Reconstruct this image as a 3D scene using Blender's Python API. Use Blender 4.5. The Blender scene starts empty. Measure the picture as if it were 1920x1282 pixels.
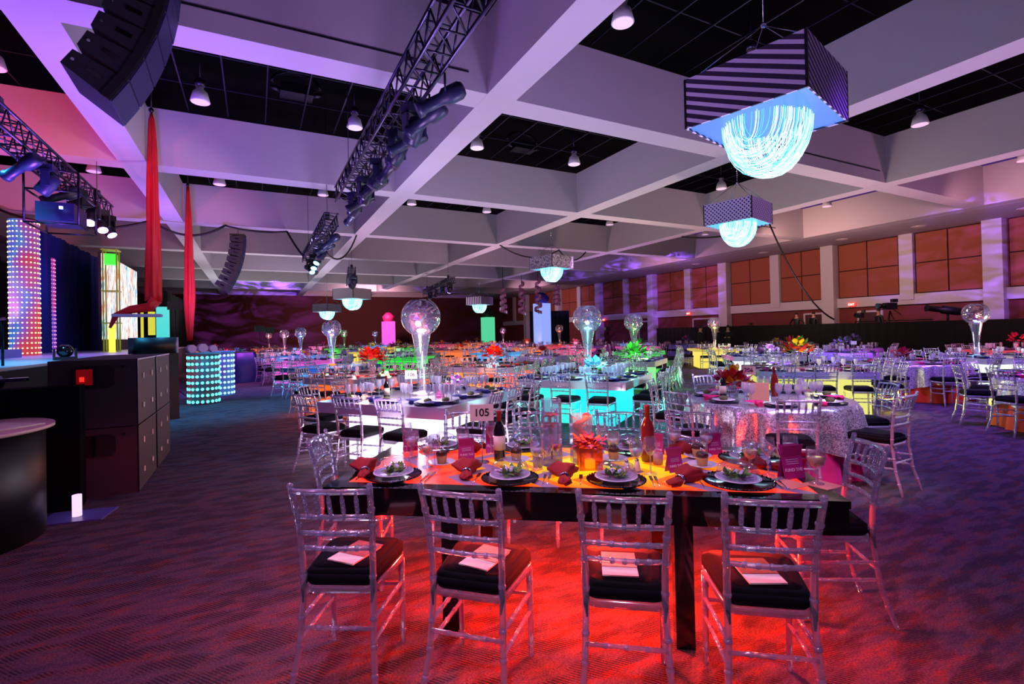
import bpy, math, random
from mathutils import Vector, Matrix
random.seed(7)
C = bpy.context.scene
COL = C.collection
PI = math.pi
def R(a): return math.radians(a)

# ------------------------------------------------------------------ camera
yaw, pit, roll = .47776, .0090646, -.0210719
fw = Vector((math.sin(yaw)*math.cos(pit), math.cos(yaw)*math.cos(pit), math.sin(pit)))
rt = Vector((math.cos(yaw), -math.sin(yaw), 0)); up = rt.cross(fw)
r2 = rt*math.cos(roll)+up*math.sin(roll); u2 = -rt*math.sin(roll)+up*math.cos(roll)
cd = bpy.data.cameras.new('camera'); cam = bpy.data.objects.new('camera', cd); COL.objects.link(cam)
m = Matrix.Identity(4)
for i in range(3):
    m[i][0] = r2[i]; m[i][1] = u2[i]; m[i][2] = -fw[i]
m[0][3], m[1][3], m[2][3] = 0, 0, 1.572
cam.matrix_world = m
cd.sensor_width = 36; cd.lens = 36*929.65/1920; cd.shift_y = -24.56/1920; cd.clip_end = 300; cd.clip_start = .02
C.camera = cam
# ------------------------------------------------------------------ world, exposure
w = bpy.data.worlds.new('world'); C.world = w; w.use_nodes = True
bg = w.node_tree.nodes['Background']; bg.inputs[0].default_value = (.32, .12, .8, 1); bg.inputs[1].default_value = .15
C.view_settings.view_transform = 'Standard'; C.view_settings.look = 'None'
C.view_settings.exposure = .12; C.view_settings.gamma = 1; C.view_settings.use_curve_mapping = False
C.cycles.max_bounces = 12; C.cycles.transparent_max_bounces = 24; C.cycles.transmission_bounces = 10
C.cycles.diffuse_bounces = 3; C.cycles.glossy_bounces = 4; C.cycles.sample_clamp_indirect = 4
C.cycles.caustics_reflective = False; C.cycles.caustics_refractive = False

# ------------------------------------------------------------------ show rig spots and added fill lights
def spot(name, loc, to, col, e, size=90, blend=1.0, rad=.25, gobo=False):
    l = bpy.data.lights.new(name, 'SPOT'); l.color = col; l.energy = e; l.spot_size = R(size); l.spot_blend = blend
    l.shadow_soft_size = rad
    o = bpy.data.objects.new(name, l); COL.objects.link(o); o.location = loc
    d = Vector(to)-Vector(loc); o.rotation_euler = d.to_track_quat('-Z', 'Y').to_euler()
    if gobo:
        l.use_nodes = True; nt = l.node_tree; em = nt.nodes.get('Emission')
        tc = nt.nodes.new('ShaderNodeTexCoord'); ns = nt.nodes.new('ShaderNodeTexNoise'); mp = nt.nodes.new('ShaderNodeMapping')
        rp = nt.nodes.new('ShaderNodeValToRGB'); ns.inputs['Scale'].default_value = 5; ns.inputs['Distortion'].default_value = 1.6
        mp.inputs['Scale'].default_value = (1, 2.2, 1)
        rp.color_ramp.elements[0].position = .42; rp.color_ramp.elements[1].position = .66
        nt.links.new(tc.outputs['Normal'], mp.inputs[0]); nt.links.new(mp.outputs[0], ns.inputs['Vector'])
        nt.links.new(ns.outputs[0], rp.inputs[0]); nt.links.new(rp.outputs[0], em.inputs['Strength'])
    return o
def upl(x, y, col, e, z=.9, tx=0, ty=0):    # upward fill added in mid-air to brighten the coffered ceiling
    e *= 1.75
    return spot('ceiling_fill', (x, y, z), (x+tx, y+ty, 7), col, e, 150, 1, .5)
LIL = (.62, .36, 1.0); PNK = (1.0, .5, .75); VIO = (.42, .22, 1.0); WRM = (1.0, .72, .6); RED = (1, .08, .16)
upl(-2.4, 10.5, (.34, .10, 1), 1150, 1.6); upl(-2.3, 20, (.38, .16, 1), 760, 1.6)
upl(1.0, 5.0, LIL, 420); upl(5.5, 5.0, (.6, .42, .9), 420); upl(11, 3.5, (.7, .42, .85), 440); upl(15, 9.5, WRM, 420)
upl(2.2, 12.8, (.66, .56, .95), 620); upl(7.6, 13, (.72, .6, .85), 480); upl(13, 16, WRM, 460); upl(20, 5, (.9, .4, .75), 480); upl(20, 13, (1, .6, .6), 420)
upl(4, 21, (.85, .58, .85), 560); upl(11, 24, (.9, .6, .75), 620); upl(19, 23, (.8, .45, .95), 480)
upl(3, 33, (.75, .65, .9), 700); upl(12, 35, (.8, .6, .7), 700); upl(0, 44, (.5, .6, .8), 500); upl(20, 34, (.7, .45, 1), 500); upl(8, 47, (.6, .5, .8), 600)
upl(0, -1, LIL, 260, .3)
spot('stage_wash', (-6.2, 10.5, 1.9), (-6.2, 15, 7), RED, 2600, 95)
spot('stage_wash', (-6.5, 17.5, 1.9), (-6.5, 22, 7), (1, .2, .5), 700, 100)
spot('stage_wash', (-5.2, 15, 5.2), (-7.6, 15, 3), (1, .1, .3), 220, 70); spot('stage_wash', (-5, 20, 5.2), (-7, 21, 3), (.1, .2, 1), 500, 90)
upl(-1, 30, (.85, .8, .8), 560); upl(-2, 40, (.8, .8, .75), 560); upl(5, 40, (.85, .75, .7), 420)
# violet and blue washes on floor and walls
for x, y, c, e, s in ((-.6, 12.2, (.08, .45, 1), 600, 50), (-.6, 16.5, (.1, .15, 1), 600, 45), (-.3, 20, (.6, .1, 1), 420, 40), (0, 23, (.05, .5, .9), 420, 40), (-.2, 8.2, (.2, .3, .8), 130, 60),
                   (6.4, 2.4, (.26, .06, 1), 380, 75), (9.5, 3.5, (.28, .08, 1), 520, 80), (12.5, 3.2, (.3, .1, 1), 500, 80), (4.5, 6.0, (.35, .3, 1), 260, 70), (0.2, 3.6, (.6, .2, .9), 200, 80), (-.8, 2.2, (1, .12, .2), 110, 80), (.2, .6, (1, .1, .15), 70, 80), (3.6, .6, (.4, .1, .9), 110, 80),
                   (10, 9, (.5, .4, 1), 340, 80), (14, 7.5, (.5, .3, 1), 420, 80), (18, 7, (.8, .2, .7), 420, 80), (16, 12, (.6, .35, 1), 420, 80),
                   (3.4, 9.5, (.8, .4, .8), 300, 80), (7, 14, (.6, .5, .9), 340, 80), (2, 18, (.6, .5, .9), 380, 80), (8, 20, (.8, .5, .8), 420, 80), (14, 20, (.8, .4, .8), 420, 80), (5, 29, (.7, .5, .9), 520, 80), (14, 30, (.8, .4, .9), 520, 80)):
    spot('stage_spot', (x, y, 5.6), (x+.2, y+.4, 0), c, e*(2.0 if x+y < 9 else 3.4), s, 1, .15)
for x, y, tx, ty, tz, e in ((20, 20, 28.3, 27, 4.2, 3520), (20, 24, 28.3, 33, 4.2, 3300), (19.5, 6.5, 28.3, 10.2, 3.8, 2860), (20, 30, 28.3, 41, 4.2, 1500), (1.5, 40, .5, 57, 3.0, 22000), (14, 40, 19, 57, 2.5, 2200), (20, 4, 28.3, 7.0, 3.8, 2420)):
    spot('gobo_light', (x, y, 5.4), (tx, ty, tz), (.3, .1, 1), e, 46, .5, .02, True)
spot('wall_wash', (20, 14, 5.2), (28.3, 15, 4), (1, .55, .4), 900, 120); spot('wall_wash', (20, 24, 5.2), (28.3, 24, 4), (1, .4, .55), 700, 120)
spot('wall_wash', (20, 6.5, 5.2), (28.3, 8, 4), (1, .45, .5), 600, 120); spot('wall_wash', (10, 46, 5), (10, 57, 3.5), (1, .48, .5), 2600, 130); spot('wall_wash', (21, 40, 5), (28.3, 44, 3.5), (1, .5, .6), 900, 120)
spot('silk_light', (-.5, 9, 4.5), (-2.2, 15, 4.6), (1, .5, .6), 500, 50, .6); spot('silk_light', (-.3, 15, 4.5), (-2.2, 21.9, 4.6), (1, .5, .6), 500, 50, .6)
spot('near_fill', (2.2, 4.2, 4.8), (2.2, 2.2, .5), (.85, .6, 1), 60, 75, 1, .1)  # added fill spots for the near table and chairs, no fixtures
spot('near_fill', (-1.2, -1.6, 4.9), (1.3, 2.2, .8), (.8, .66, 1), 480, 42, 1, .12); spot('near_fill', (.6, 4.6, 5.4), (1.0, 2.0, .7), (1, .75, 1), 260, 46, 1, .1)
spot('near_fill', (-3.2, 2.8, 5.2), (1.2, 3.2, .8), (.85, .3, 1), 420, 45, 1, .12)
spot('near_fill', (6.5, 1.5, 5.4), (2.6, 2.0, .8), (.45, .35, 1), 330, 45, 1, .12)

# ------------------------------------------------------------------ materials
def s2l(c): return tuple(((v/255)/12.92 if v/255 <= .04045 else ((v/255+.055)/1.055)**2.4) for v in c)
MATS = {}
def mat(name, col, rough=.5, metal=0, emit=None, es=0, noise=None, spec=.5, coat=0):
    if name in MATS: return MATS[name]
    m = bpy.data.materials.new(name); m.use_nodes = True; nt = m.node_tree; b = nt.nodes['Principled BSDF']
    c = s2l(col); b.inputs['Base Color'].default_value = (*c, 1); b.inputs['Roughness'].default_value = rough; b.inputs['Metallic'].default_value = metal
    b.inputs['Specular IOR Level'].default_value = spec
    if coat: b.inputs['Coat Weight'].default_value = coat
    if emit: b.inputs['Emission Color'].default_value = (*s2l(emit), 1); b.inputs['Emission Strength'].default_value = es
    sc, amt = noise if noise else (14, .12)
    tc = nt.nodes.new('ShaderNodeTexCoord'); n = nt.nodes.new('ShaderNodeTexNoise'); n.inputs['Scale'].default_value = sc
    mx = nt.nodes.new('ShaderNodeMix'); mx.data_type = 'RGBA'; mx.blend_type = 'MULTIPLY'; mx.inputs['Factor'].default_value = amt
    mx.inputs['A'].default_value = (*c, 1)
    nt.links.new(tc.outputs['Object'], n.inputs['Vector']); nt.links.new(n.outputs['Color'], mx.inputs['B']); nt.links.new(mx.outputs['Result'], b.inputs['Base Color'])
    MATS[name] = m; return m
def emis(name, col, s):
    if name in MATS: return MATS[name]
    return mat(name, (40, 40, 40), .4, 0, col, s)
def L(a, b): a.id_data.links.new(a, b)
def nodes(name):
    m = bpy.data.materials.new(name); m.use_nodes = True; nt = m.node_tree
    for n in list(nt.nodes):
        if n.type != 'OUTPUT_MATERIAL': nt.nodes.remove(n)
    MATS[name] = m
    return m, nt, nt.nodes.get('Material Output')
def clear(name, col=(240, 240, 255), tr=.35, rough=.02, diff=0.0, ior=1.46):
    """clear plastic / glass: part straight transmission, part refraction, a little bulk scatter"""
    m, nt, out = nodes(name); c = (*s2l(col), 1)
    g = nt.nodes.new('ShaderNodeBsdfGlass'); g.inputs['Color'].default_value = c; g.inputs['Roughness'].default_value = rough; g.inputs['IOR'].default_value = ior
    t = nt.nodes.new('ShaderNodeBsdfTransparent'); t.inputs[0].default_value = c
    mx = nt.nodes.new('ShaderNodeMixShader'); mx.inputs[0].default_value = tr
    nt.links.new(g.outputs[0], mx.inputs[1]); nt.links.new(t.outputs[0], mx.inputs[2])
    gs = nt.nodes.new('ShaderNodeBsdfGlossy'); gs.inputs['Roughness'].default_value = .12; m5 = nt.nodes.new('ShaderNodeMixShader'); m5.inputs[0].default_value = .14; nt.links.new(mx.outputs[0], m5.inputs[1]); nt.links.new(gs.outputs[0], m5.inputs[2]); last = m5
    if diff:
        d = nt.nodes.new('ShaderNodeBsdfDiffuse'); d.inputs[0].default_value = (*s2l((235, 225, 250)), 1)
        m2 = nt.nodes.new('ShaderNodeMixShader'); m2.inputs[0].default_value = diff
        nt.links.new(last.outputs[0], m2.inputs[1]); nt.links.new(d.outputs[0], m2.inputs[2]); last = m2
    nt.links.new(last.outputs[0], out.inputs[0]); return m
def thin(name, col=(245, 245, 255), gl=.12, diff=.0, rough=.05, edge=.7):
    """thin clear wall or far acrylic: transparent face on, reflective at grazing angles"""
    m, nt, out = nodes(name)
    t = nt.nodes.new('ShaderNodeBsdfTransparent'); t.inputs[0].default_value = (*s2l(col), 1)
    g = nt.nodes.new('ShaderNodeBsdfGlossy'); g.inputs['Roughness'].default_value = rough
    lw = nt.nodes.new('ShaderNodeLayerWeight'); lw.inputs[0].default_value = .35
    mr = nt.nodes.new('ShaderNodeMapRange'); mr.inputs['To Min'].default_value = gl; mr.inputs['To Max'].default_value = edge
    nt.links.new(lw.outputs['Facing'], mr.inputs[0])
    mx = nt.nodes.new('ShaderNodeMixShader'); nt.links.new(mr.outputs[0], mx.inputs[0]); nt.links.new(t.outputs[0], mx.inputs[1]); nt.links.new(g.outputs[0], mx.inputs[2])
    last = mx
    if diff:
        d = nt.nodes.new('ShaderNodeBsdfDiffuse'); d.inputs[0].default_value = (*s2l((235, 225, 250)), 1)
        m2 = nt.nodes.new('ShaderNodeMixShader'); m2.inputs[0].default_value = diff
        nt.links.new(last.outputs[0], m2.inputs[1]); nt.links.new(d.outputs[0], m2.inputs[2]); last = m2
    nt.links.new(last.outputs[0], out.inputs[0]); return m
ACR = clear('clear_acrylic', tr=.40, diff=.13, rough=.02)
ACRF = thin('clear_acrylic_far', gl=.32, diff=.24, rough=.15, edge=.9)
GLS = thin('clear_glass', gl=.10, diff=.09, edge=.85)
GLSP = thin('clear_plastic_dome', gl=.04, diff=.01, edge=.4)
def metalish(name, col, rough=.3): return mat(name, col, rough, 1)
BLK = mat('black_paint', (14, 14, 18), .45); BLKG = mat('black_gloss', (6, 6, 9), .12, coat=.6); VEL = mat('black_velvet', (10, 9, 16), .9, spec=.15)
STEEL = metalish('truss_aluminium', (72, 68, 92), .35); DSTEEL = metalish('dark_steel', (50, 48, 58), .4)
SILV = metalish('silver', (200, 200, 215), .15); WHT = mat('white_porcelain', (225, 222, 228), .2)
REDC = mat('red_napkin_cloth', (140, 8, 12), .8); GRN = mat('salad_green', (120, 175, 45), .6, noise=(60, .6)); WINE = mat('dark_bottle', (18, 12, 10), .08, coat=.8)
AMB = mat('amber_bottle', (130, 30, 14), .08, coat=.8); LAB = mat('bottle_label', (230, 215, 190), .6); CAPR = mat('red_capsule', (150, 10, 12), .4)
PAPER = mat('cream_paper', (235, 225, 200), .7); MENU = mat('magenta_card', (175, 30, 120), .5); INK = mat('black_ink', (20, 14, 18), .7); WINK = mat('pale_ink', (235, 200, 225), .6)
CHOC = mat('chocolate', (60, 26, 16), .4); CAKE = mat('cake_sponge', (215, 165, 100), .7, noise=(80, .4)); BREAD = mat('bread', (205, 160, 110), .8, noise=(40, .5))
TOPW = mat('white_tabletop', (225, 220, 232), .12, coat=.4); MIR = metalish('mirror_charger', (60, 60, 78), .08)
ORF = mat('orange_petal', (240, 80, 20), .6); PKF = mat('magenta_petal', (190, 20, 90), .6); RDF = mat('red_petal', (190, 12, 16), .6); YLF = mat('yellow_petal', (235, 190, 30), .6); LEAF = mat('leaf_green', (60, 110, 40), .6)
SKIN = mat('skin', (200, 150, 125), .6); SUIT = mat('dark_suit', (12, 22, 28), .8); SHIRT = mat('white_shirt', (220, 220, 225), .7); HAIR = mat('brown_hair', (40, 28, 22), .8)

# ------------------------------------------------------------------ mesh helper
class MB:
    def __init__(s): s.v = []; s.f = []; s.m = []; s.sm = []; s.k = 0
    def face(s, idx, sm=False): s.f.append(idx); s.m.append(s.k); s.sm.append(sm)
    def box(s, c, d, rz=0, M=None):
        b = len(s.v); cx, cy, cz = c; dx, dy, dz = d[0]/2, d[1]/2, d[2]/2; ca, sa = math.cos(rz), math.sin(rz)
        for z in (-dz, dz):
            for x, y in ((-dx, -dy), (dx, -dy), (dx, dy), (-dx, dy)):
                p = Vector((cx+x*ca-y*sa, cy+x*sa+y*ca, cz+z)); s.v.append(tuple(M @ p) if M else tuple(p))
        for q in ((3, 2, 1, 0), (4, 5, 6, 7), (0, 1, 5, 4), (1, 2, 6, 5), (2, 3, 7, 6), (3, 0, 4, 7)): s.face([b+i for i in q])
        return s
    def quad(s, *p):
        b = len(s.v); s.v += [tuple(x) for x in p]; s.face(list(range(b, b+len(p)))); return s
    def tube(s, pts, r, n=8, cap=True):
        pts = [Vector(p) for p in pts]; rs = r if isinstance(r, (list, tuple)) else [r]*len(pts); b = len(s.v); N = len(pts)
        ref = None
        for i, p in enumerate(pts):
            t = (pts[min(i+1, N-1)]-pts[max(i-1, 0)]).normalized()
            if ref is None: ref = Vector((0, 0, 1)) if abs(t.z) < .9 else Vector((1, 0, 0))
            x = ref.cross(t)
            if x.length < 1e-4: x = Vector((0, 1, 0)).cross(t)
            x.normalize(); y = t.cross(x)
            ref = y if abs(t.z) < .9 and False else ref
            for k in range(n):
                a = 2*PI*k/n; s.v.append(tuple(p+(x*math.cos(a)+y*math.sin(a))*rs[i]))
        for i in range(N-1):
            for k in range(n):
                k2 = (k+1) % n; s.face([b+i*n+k, b+i*n+k2, b+(i+1)*n+k2, b+(i+1)*n+k], True)
        if cap: s.face([b+k for k in range(n)][::-1]); s.face([b+(N-1)*n+k for k in range(n)])
        return s
    def lathe(s, prof, n=20, c=(0, 0, 0), M=None, close=False):
        b = len(s.v); N = len(prof)
        for r, z in prof:
            for k in range(n):
                a = 2*PI*k/n; p = Vector((c[0]+r*math.cos(a), c[1]+r*math.sin(a), c[2]+z)); s.v.append(tuple(M @ p) if M else tuple(p))
        for i in range(N-1):
            for k in range(n):
                k2 = (k+1) % n; s.face([b+i*n+k, b+i*n+k2, b+(i+1)*n+k2, b+(i+1)*n+k], True)
        if prof[0][0] > 1e-4 and not close: s.face([b+k for k in range(n)][::-1])
        if prof[-1][0] > 1e-4 and not close: s.face([b+(N-1)*n+k for k in range(n)])
        return s
    def prism(s, outline, z0, z1, M=None, top_in=0):
        b = len(s.v); n = len(outline); cx = sum(p[0] for p in outline)/n; cy = sum(p[1] for p in outline)/n
        for z, k in ((z0, 0), (z1, top_in)):
            for x, y in outline:
                p = Vector((x+(cx-x)*k, y+(cy-y)*k, z)); s.v.append(tuple(M @ p) if M else tuple(p))
        for i in range(n):
            j = (i+1) % n; s.face([b+i, b+j, b+n+j, b+n+i], True)
        s.face([b+i for i in range(n)][::-1]); s.face([b+n+i for i in range(n)]); return s
    def ball(s, c, r, n=12, sz=1, M=None):
        prof = [(max(r*math.sin(PI*i/(n//2)), 1e-5), -r*sz*math.cos(PI*i/(n//2))) for i in range(n//2+1)]
        return s.lathe(prof, n, c, M, True)
    def petal(s, c, d, L, wd, bend=.3):
        """a curled leaf or petal from c along d"""
        d = Vector(d).normalized(); sd = d.cross(Vector((0, 0, 1)));
        if sd.length < .01: sd = Vector((1, 0, 0))
        sd.normalize(); nn = sd.cross(d); b = len(s.v); K = 4
        for i in range(K+1):
            t = i/K; p = Vector(c)+d*L*t-nn*(bend*L*t*t); ww = wd*math.sin(PI*(t*.85+.12))
            s.v.append(tuple(p-sd*ww)); s.v.append(tuple(p+nn*ww*.3)); s.v.append(tuple(p+sd*ww))
        for i in range(K):
            q = b+i*3
            s.face([q, q+1, q+4, q+3], True); s.face([q+1, q+2, q+5, q+4], True)
        return s
    def add(s, o, off=(0, 0, 0)):
        b = len(s.v); s.v += [(x+off[0], y+off[1], z+off[2]) for x, y, z in o.v]; s.f += [[b+i for i in f] for f in o.f]; s.m += [k+s.k for k in o.m]; s.sm += o.sm; return s
    def mesh(s, name, mats):
        me = bpy.data.meshes.new(name); me.from_pydata(s.v, [], s.f); me.polygons.foreach_set('use_smooth', s.sm); me.polygons.foreach_set('material_index', s.m)
        for x in (mats if isinstance(mats, (list, tuple)) else [mats]): me.materials.append(x)
        me.update(); return me
    def build(s, name, mats, parent=None, loc=None, rz=0):
        o = bpy.data.objects.new(name, s.mesh(name, mats)); COL.objects.link(o)
        if parent: o.parent = parent
        if loc: o.location = loc
        if rz: o.rotation_euler = (0, 0, rz)
        return o
def tag(o, label=None, cat=None, group=None, kind=None):
    if label: o['label'] = label
    if cat: o['category'] = cat
    if group: o['group'] = group
    if kind: o['kind'] = kind
    return o
def empty(name, loc=(0, 0, 0), rz=0, label=None, cat=None, group=None):
    o = bpy.data.objects.new(name, None); COL.objects.link(o); o.location = loc; o.rotation_euler = (0, 0, rz); o.empty_display_size = .1
    return tag(o, label, cat, group)
KIDS = {}
def kids(o):
    return list(o.children)
def dup(o, loc=None, rz=None, label=None, group=None, parent=None, cat=None, scale=None):
    c = o.copy(); COL.objects.link(c); c.parent = parent
    if loc is not None: c.location = loc
    if rz is not None: c.rotation_euler = (0, 0, rz)
    if scale: c.scale = (scale,)*3 if not isinstance(scale, tuple) else scale
    if label: c['label'] = label
    if group: c['group'] = group
    if cat: c['category'] = cat
    for ch in kids(o): dup(ch, parent=c)
    return c
def struct(name, mb, mats): return tag(mb.build(name, mats), kind='structure')
class Proto:
    """first use hands out the prototype itself, later uses copy it"""
    def __init__(s, o): s.o = o; s.used = False
    def __call__(s, loc, rz=0, label=None, group=None, scale=None, cat=None):
        if s.used: return dup(s.o, loc, rz, label, group, cat=cat, scale=scale)
        s.used = True; o = s.o; o.location = loc; o.rotation_euler = (0, 0, rz)
        if scale: o.scale = (scale,)*3 if not isinstance(scale, tuple) else scale
        return tag(o, label, cat, group)
def text(name, s, size, mt, parent, M, ext=.0008):
    cu = bpy.data.curves.new(name, 'FONT'); cu.body = s; cu.size = size; cu.extrude = ext; cu.align_x = 'CENTER'; cu.align_y = 'CENTER'; cu.offset = size*.018
    t = bpy.data.objects.new(name, cu); me = bpy.data.meshes.new_from_object(t); bpy.data.objects.remove(t)
    me.materials.clear(); me.materials.append(mt); me.transform(M)
    o = bpy.data.objects.new(name, me); COL.objects.link(o); o.parent = parent; return o

ORD = ('first', 'second', 'third', 'fourth', 'fifth', 'sixth', 'seventh', 'eighth', 'ninth', 'tenth', 'eleventh', 'twelfth', 'thirteenth')
# ================================================================== SETTING
# carpet: speckled rust, plum and slate pile with broken bands of diagonal ribs
cm, nt, out = nodes('carpet')
def N(t, **k):
    q = nt.nodes.new(t)
    for a, v in k.items():
        if a in q.inputs: q.inputs[a].default_value = v
        else: setattr(q, a, v)
    return q
b = N('ShaderNodeBsdfPrincipled', Roughness=.95); b.inputs['Specular IOR Level'].default_value = .08
tc = N('ShaderNodeTexCoord'); mp = N('ShaderNodeMapping'); mp.inputs['Rotation'].default_value = (0, 0, R(28)); mp.inputs['Scale'].default_value = (.75, 2.2, 1)
L(tc.outputs['Object'], mp.inputs[0])
nb = N('ShaderNodeTexNoise', Scale=5.5, Detail=6.0, Roughness=.75); L(mp.outputs[0], nb.inputs['Vector'])
cr_ = N('ShaderNodeValToRGB'); cr = cr_.color_ramp
for i, (p, c) in enumerate(((.3, (.06, .055, .085)), (.46, (.10, .078, .10)), (.54, (.125, .08, .09)), (.63, (.2, .065, .05)), (.74, (.12, .10, .08)))):
    el = cr.elements[i] if i < 2 else cr.elements.new(p); el.position = p; el.color = (*c, 1)
L(nb.outputs[0], cr_.inputs[0])
wm = N('ShaderNodeMapping'); wm.inputs['Rotation'].default_value = (0, 0, R(-38)); L(tc.outputs['Object'], wm.inputs[0])
wv = N('ShaderNodeTexWave', Scale=20.0, Distortion=1.6, Detail=2.0); wv.inputs['Detail Scale'].default_value = 6; L(wm.outputs[0], wv.inputs['Vector'])
nm = N('ShaderNodeTexNoise', Scale=4.2, Detail=3.0); L(mp.outputs[0], nm.inputs['Vector'])
mk = N('ShaderNodeMapRange'); mk.inputs['From Min'].default_value = .47; mk.inputs['From Max'].default_value = .56; L(nm.outputs[0], mk.inputs[0])
nf = N('ShaderNodeTexNoise', Scale=110.0, Detail=3.0); L(tc.outputs['Object'], nf.inputs['Vector'])
def cm_(op, a, b_):
    q = nt.nodes.new('ShaderNodeMath'); q.operation = op
    for i, v in enumerate((a, b_)):
        if isinstance(v, (int, float)): q.inputs[i].default_value = v
        else: L(v, q.inputs[i])
    return q.outputs[0]
rib = cm_('MULTIPLY', cm_('MULTIPLY', wv.outputs['Fac'], mk.outputs[0]), .66)
shade = cm_('MULTIPLY', cm_('SUBTRACT', 1.0, rib), cm_('ADD', cm_('MULTIPLY', nf.outputs[0], 1.5), .0))
vs = N('ShaderNodeVectorMath'); vs.operation = 'SCALE'; L(cr_.outputs[0], vs.inputs[0]); L(shade, vs.inputs['Scale'])
bp = N('ShaderNodeBump', Strength=.6, Distance=.008); L(cm_('ADD', cm_('SUBTRACT', 1.0, rib), cm_('MULTIPLY', nf.outputs[0], .5)), bp.inputs['Height'])
L(vs.outputs[0], b.inputs['Base Color']); L(bp.outputs[0], b.inputs['Normal']); L(b.outputs[0], out.inputs[0])
struct('floor', MB().box((8.15, 26, -.1), (40.3, 62, .2)), cm)

PLAS = mat('painted_plaster', (178, 168, 182), .8, noise=(3, .06))
X0 = [-2.93+6.8*k for k in range(-2, 5)]; Y0 = [8.27+6.88*k for k in range(-2, 8)]
g = MB()
for x in X0: g.box((x+.3, 25.8, 6.725), (.6, 62.4, 1.45))
for y in Y0: g.box((6.3, y+.305, 6.726), (44, .61, 1.446))
g.box((26.6, 25.8, 6.72), (3.4, 62.4, 1.44))
struct('ceiling', g, PLAS)
struct('ceiling', MB().box((6.3, 25.8, 8.6), (44, 62.4, .1)), mat('black_deck', (2, 2, 4), .95, spec=.05))
# seam lines on some coffer sides
g = MB(); g.box((.45, 8.262, 6.33), (6.1, .02, .025)); g.box((14.1, 8.262, 6.33), (6.1, .02, .025)); g.box((20.6, 15.142, 6.33), (3, .02, .025))
struct('trim_1', g, BLK)
g = MB()
for i, x in enumerate(X0):
    for y in Y0[:7]:
        xa, ya = x+.6, y+.61
        for k in range(1, 7): g.box((xa+k*.886, ya+3.13, 7.5), (.03, 6.2, .03))
        for k in range(1, 4): g.box((xa+3.1, ya+k*1.57, 7.54), (6.2, .03, .03))
struct('trim_2', g, metalish('grid_rod', (48, 46, 66), .5))
# mechanical ducts and boxes above the rods are too dark to read; one air unit per near bay
def air_unit(x, y, lab):
    t = empty('air_diffuser', (x, y, 7.56), 0, lab, 'air diffuser')
    MB().box((0, 0, .12), (.75, .45, .24)).build('housing', DSTEEL, t)
    g = MB().tube([(-.6, 0, .15), (-.38, 0, .1)], .06); g.tube([(.38, 0, .1), (.6, 0, .15)], .06); g.build('bracket', DSTEEL, t)
    g = MB(); g.tube([(.55*math.cos(a), .05, .3+.3*math.sin(a)) for a in [PI*k/10 for k in range(11)]], .05); g.build('duct', DSTEEL, t)
air_unit(1.0, 13.3, 'grey box shaped air unit above the ceiling rods left of the long lighting truss')
air_unit(7.9, 14.2, 'grey box shaped air unit in the dark ceiling bay beyond the white beam crossing')

# walls
BRN = mat('brown_fabric_wall', (82, 34, 34), .9, noise=(2, .25)); PANB = mat('tan_acoustic_fabric', (158, 84, 62), .85, noise=(5, .12))
struct('wall_far', MB().box((8, 57.3, 3.1), (41, .4, 6.3)), BRN)
struct('wall_left', MB().box((-12.1, 30, 3.1), (.3, 54, 6.3)), mat('dark_left_wall', (70, 62, 72), .9))
struct('wall_right', MB().box((28.6, 25.5, 3.1), (.4, 63, 6.3)), mat('red_brown_wall', (120, 52, 50), .85, noise=(2, .15)))
g = MB(); g.box((28.33, 25.5, 2.83), (.2, 63, .5))
for k in range(-1, 7):
    g.box((28.15, 9.3+6.88*k, 3.0), (.5, .66, 6.0)); g.box((28.3, 12.58+6.88*k, 4.4), (.25, .58, 3.2))
struct('trim_3', g, mat('white_column_paint', (205, 198, 205), .7, noise=(3, .05)))
n = 4
GROO = mat('dark_groove', (40, 18, 22), .9)
for k in range(-1, 7):
    for y0, y1 in ((9.68, 12.24), (12.92, 15.78)):
        y0 += 6.88*k; y1 += 6.88*k
        if y1 > 56: continue
        g = MB(); g.box((28.37, (y0+y1)/2, 4.54), (.06, y1-y0, 2.9)); g.k = 1; my = (y0+y1)/2
        for a, b2 in ((y0+.04, my-.03), (my+.03, y1-.04)):
            for z0, z1 in ((3.13, 4.52), (4.57, 5.95)): g.box((28.33, (a+b2)/2, (z0+z1)/2), (.06, b2-a, z1-z0))
        tag(g.build('trim_%d' % n, [GROO, PANB]), kind='structure'); n += 1
DOORM = mat('dark_door', (70, 26, 30), .6); FRM = mat('door_frame_white', (200, 190, 195), .6)
for i, (y, wd) in enumerate(((14.3, 1.0), (17.2, 1.0), (25.2, 1.5), (31.0, 1.4), (7.2, 1.8))):
    d = tag(empty('door_%d' % (i+1), (28.36, y, 0)), kind='structure')
    g = MB(); g.box((0, -wd/2-.05, 1.18), (.1, .1, 2.36)); g.box((0, wd/2+.05, 1.18), (.1, .1, 2.36)); g.box((0, 0, 2.33), (.1, wd, .1)); g.build('door_frame', FRM, d)
    MB().box((.0, 0, 1.14), (.05, wd, 2.28)).build('door_leaf', DOORM, d)
    MB().tube([(-.06, wd*.3, 1.0), (-.06, wd*.3, 1.25)], .015).build('door_handle', SILV, d)
# cream soffit lights flush in the flat strip near the right wall
for i, y in enumerate((7.8, 11.3, 14.6, 19.0, 24.0)):
    t = empty('recessed_light', (26.6, y, 6.0), 0, 'white recessed light above the tan wall panels, %s from the right' % ORD[i], 'ceiling light', 'recessed lights above the tan wall panels')
    MB().lathe([(.3, -.015), (.3, 0)], 20).build('trim_ring', WHT, t); MB().lathe([(.22, -.02), (.22, -.016)], 20).build('lens', mat('lens_white', (250, 240, 250), .3), t)

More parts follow.
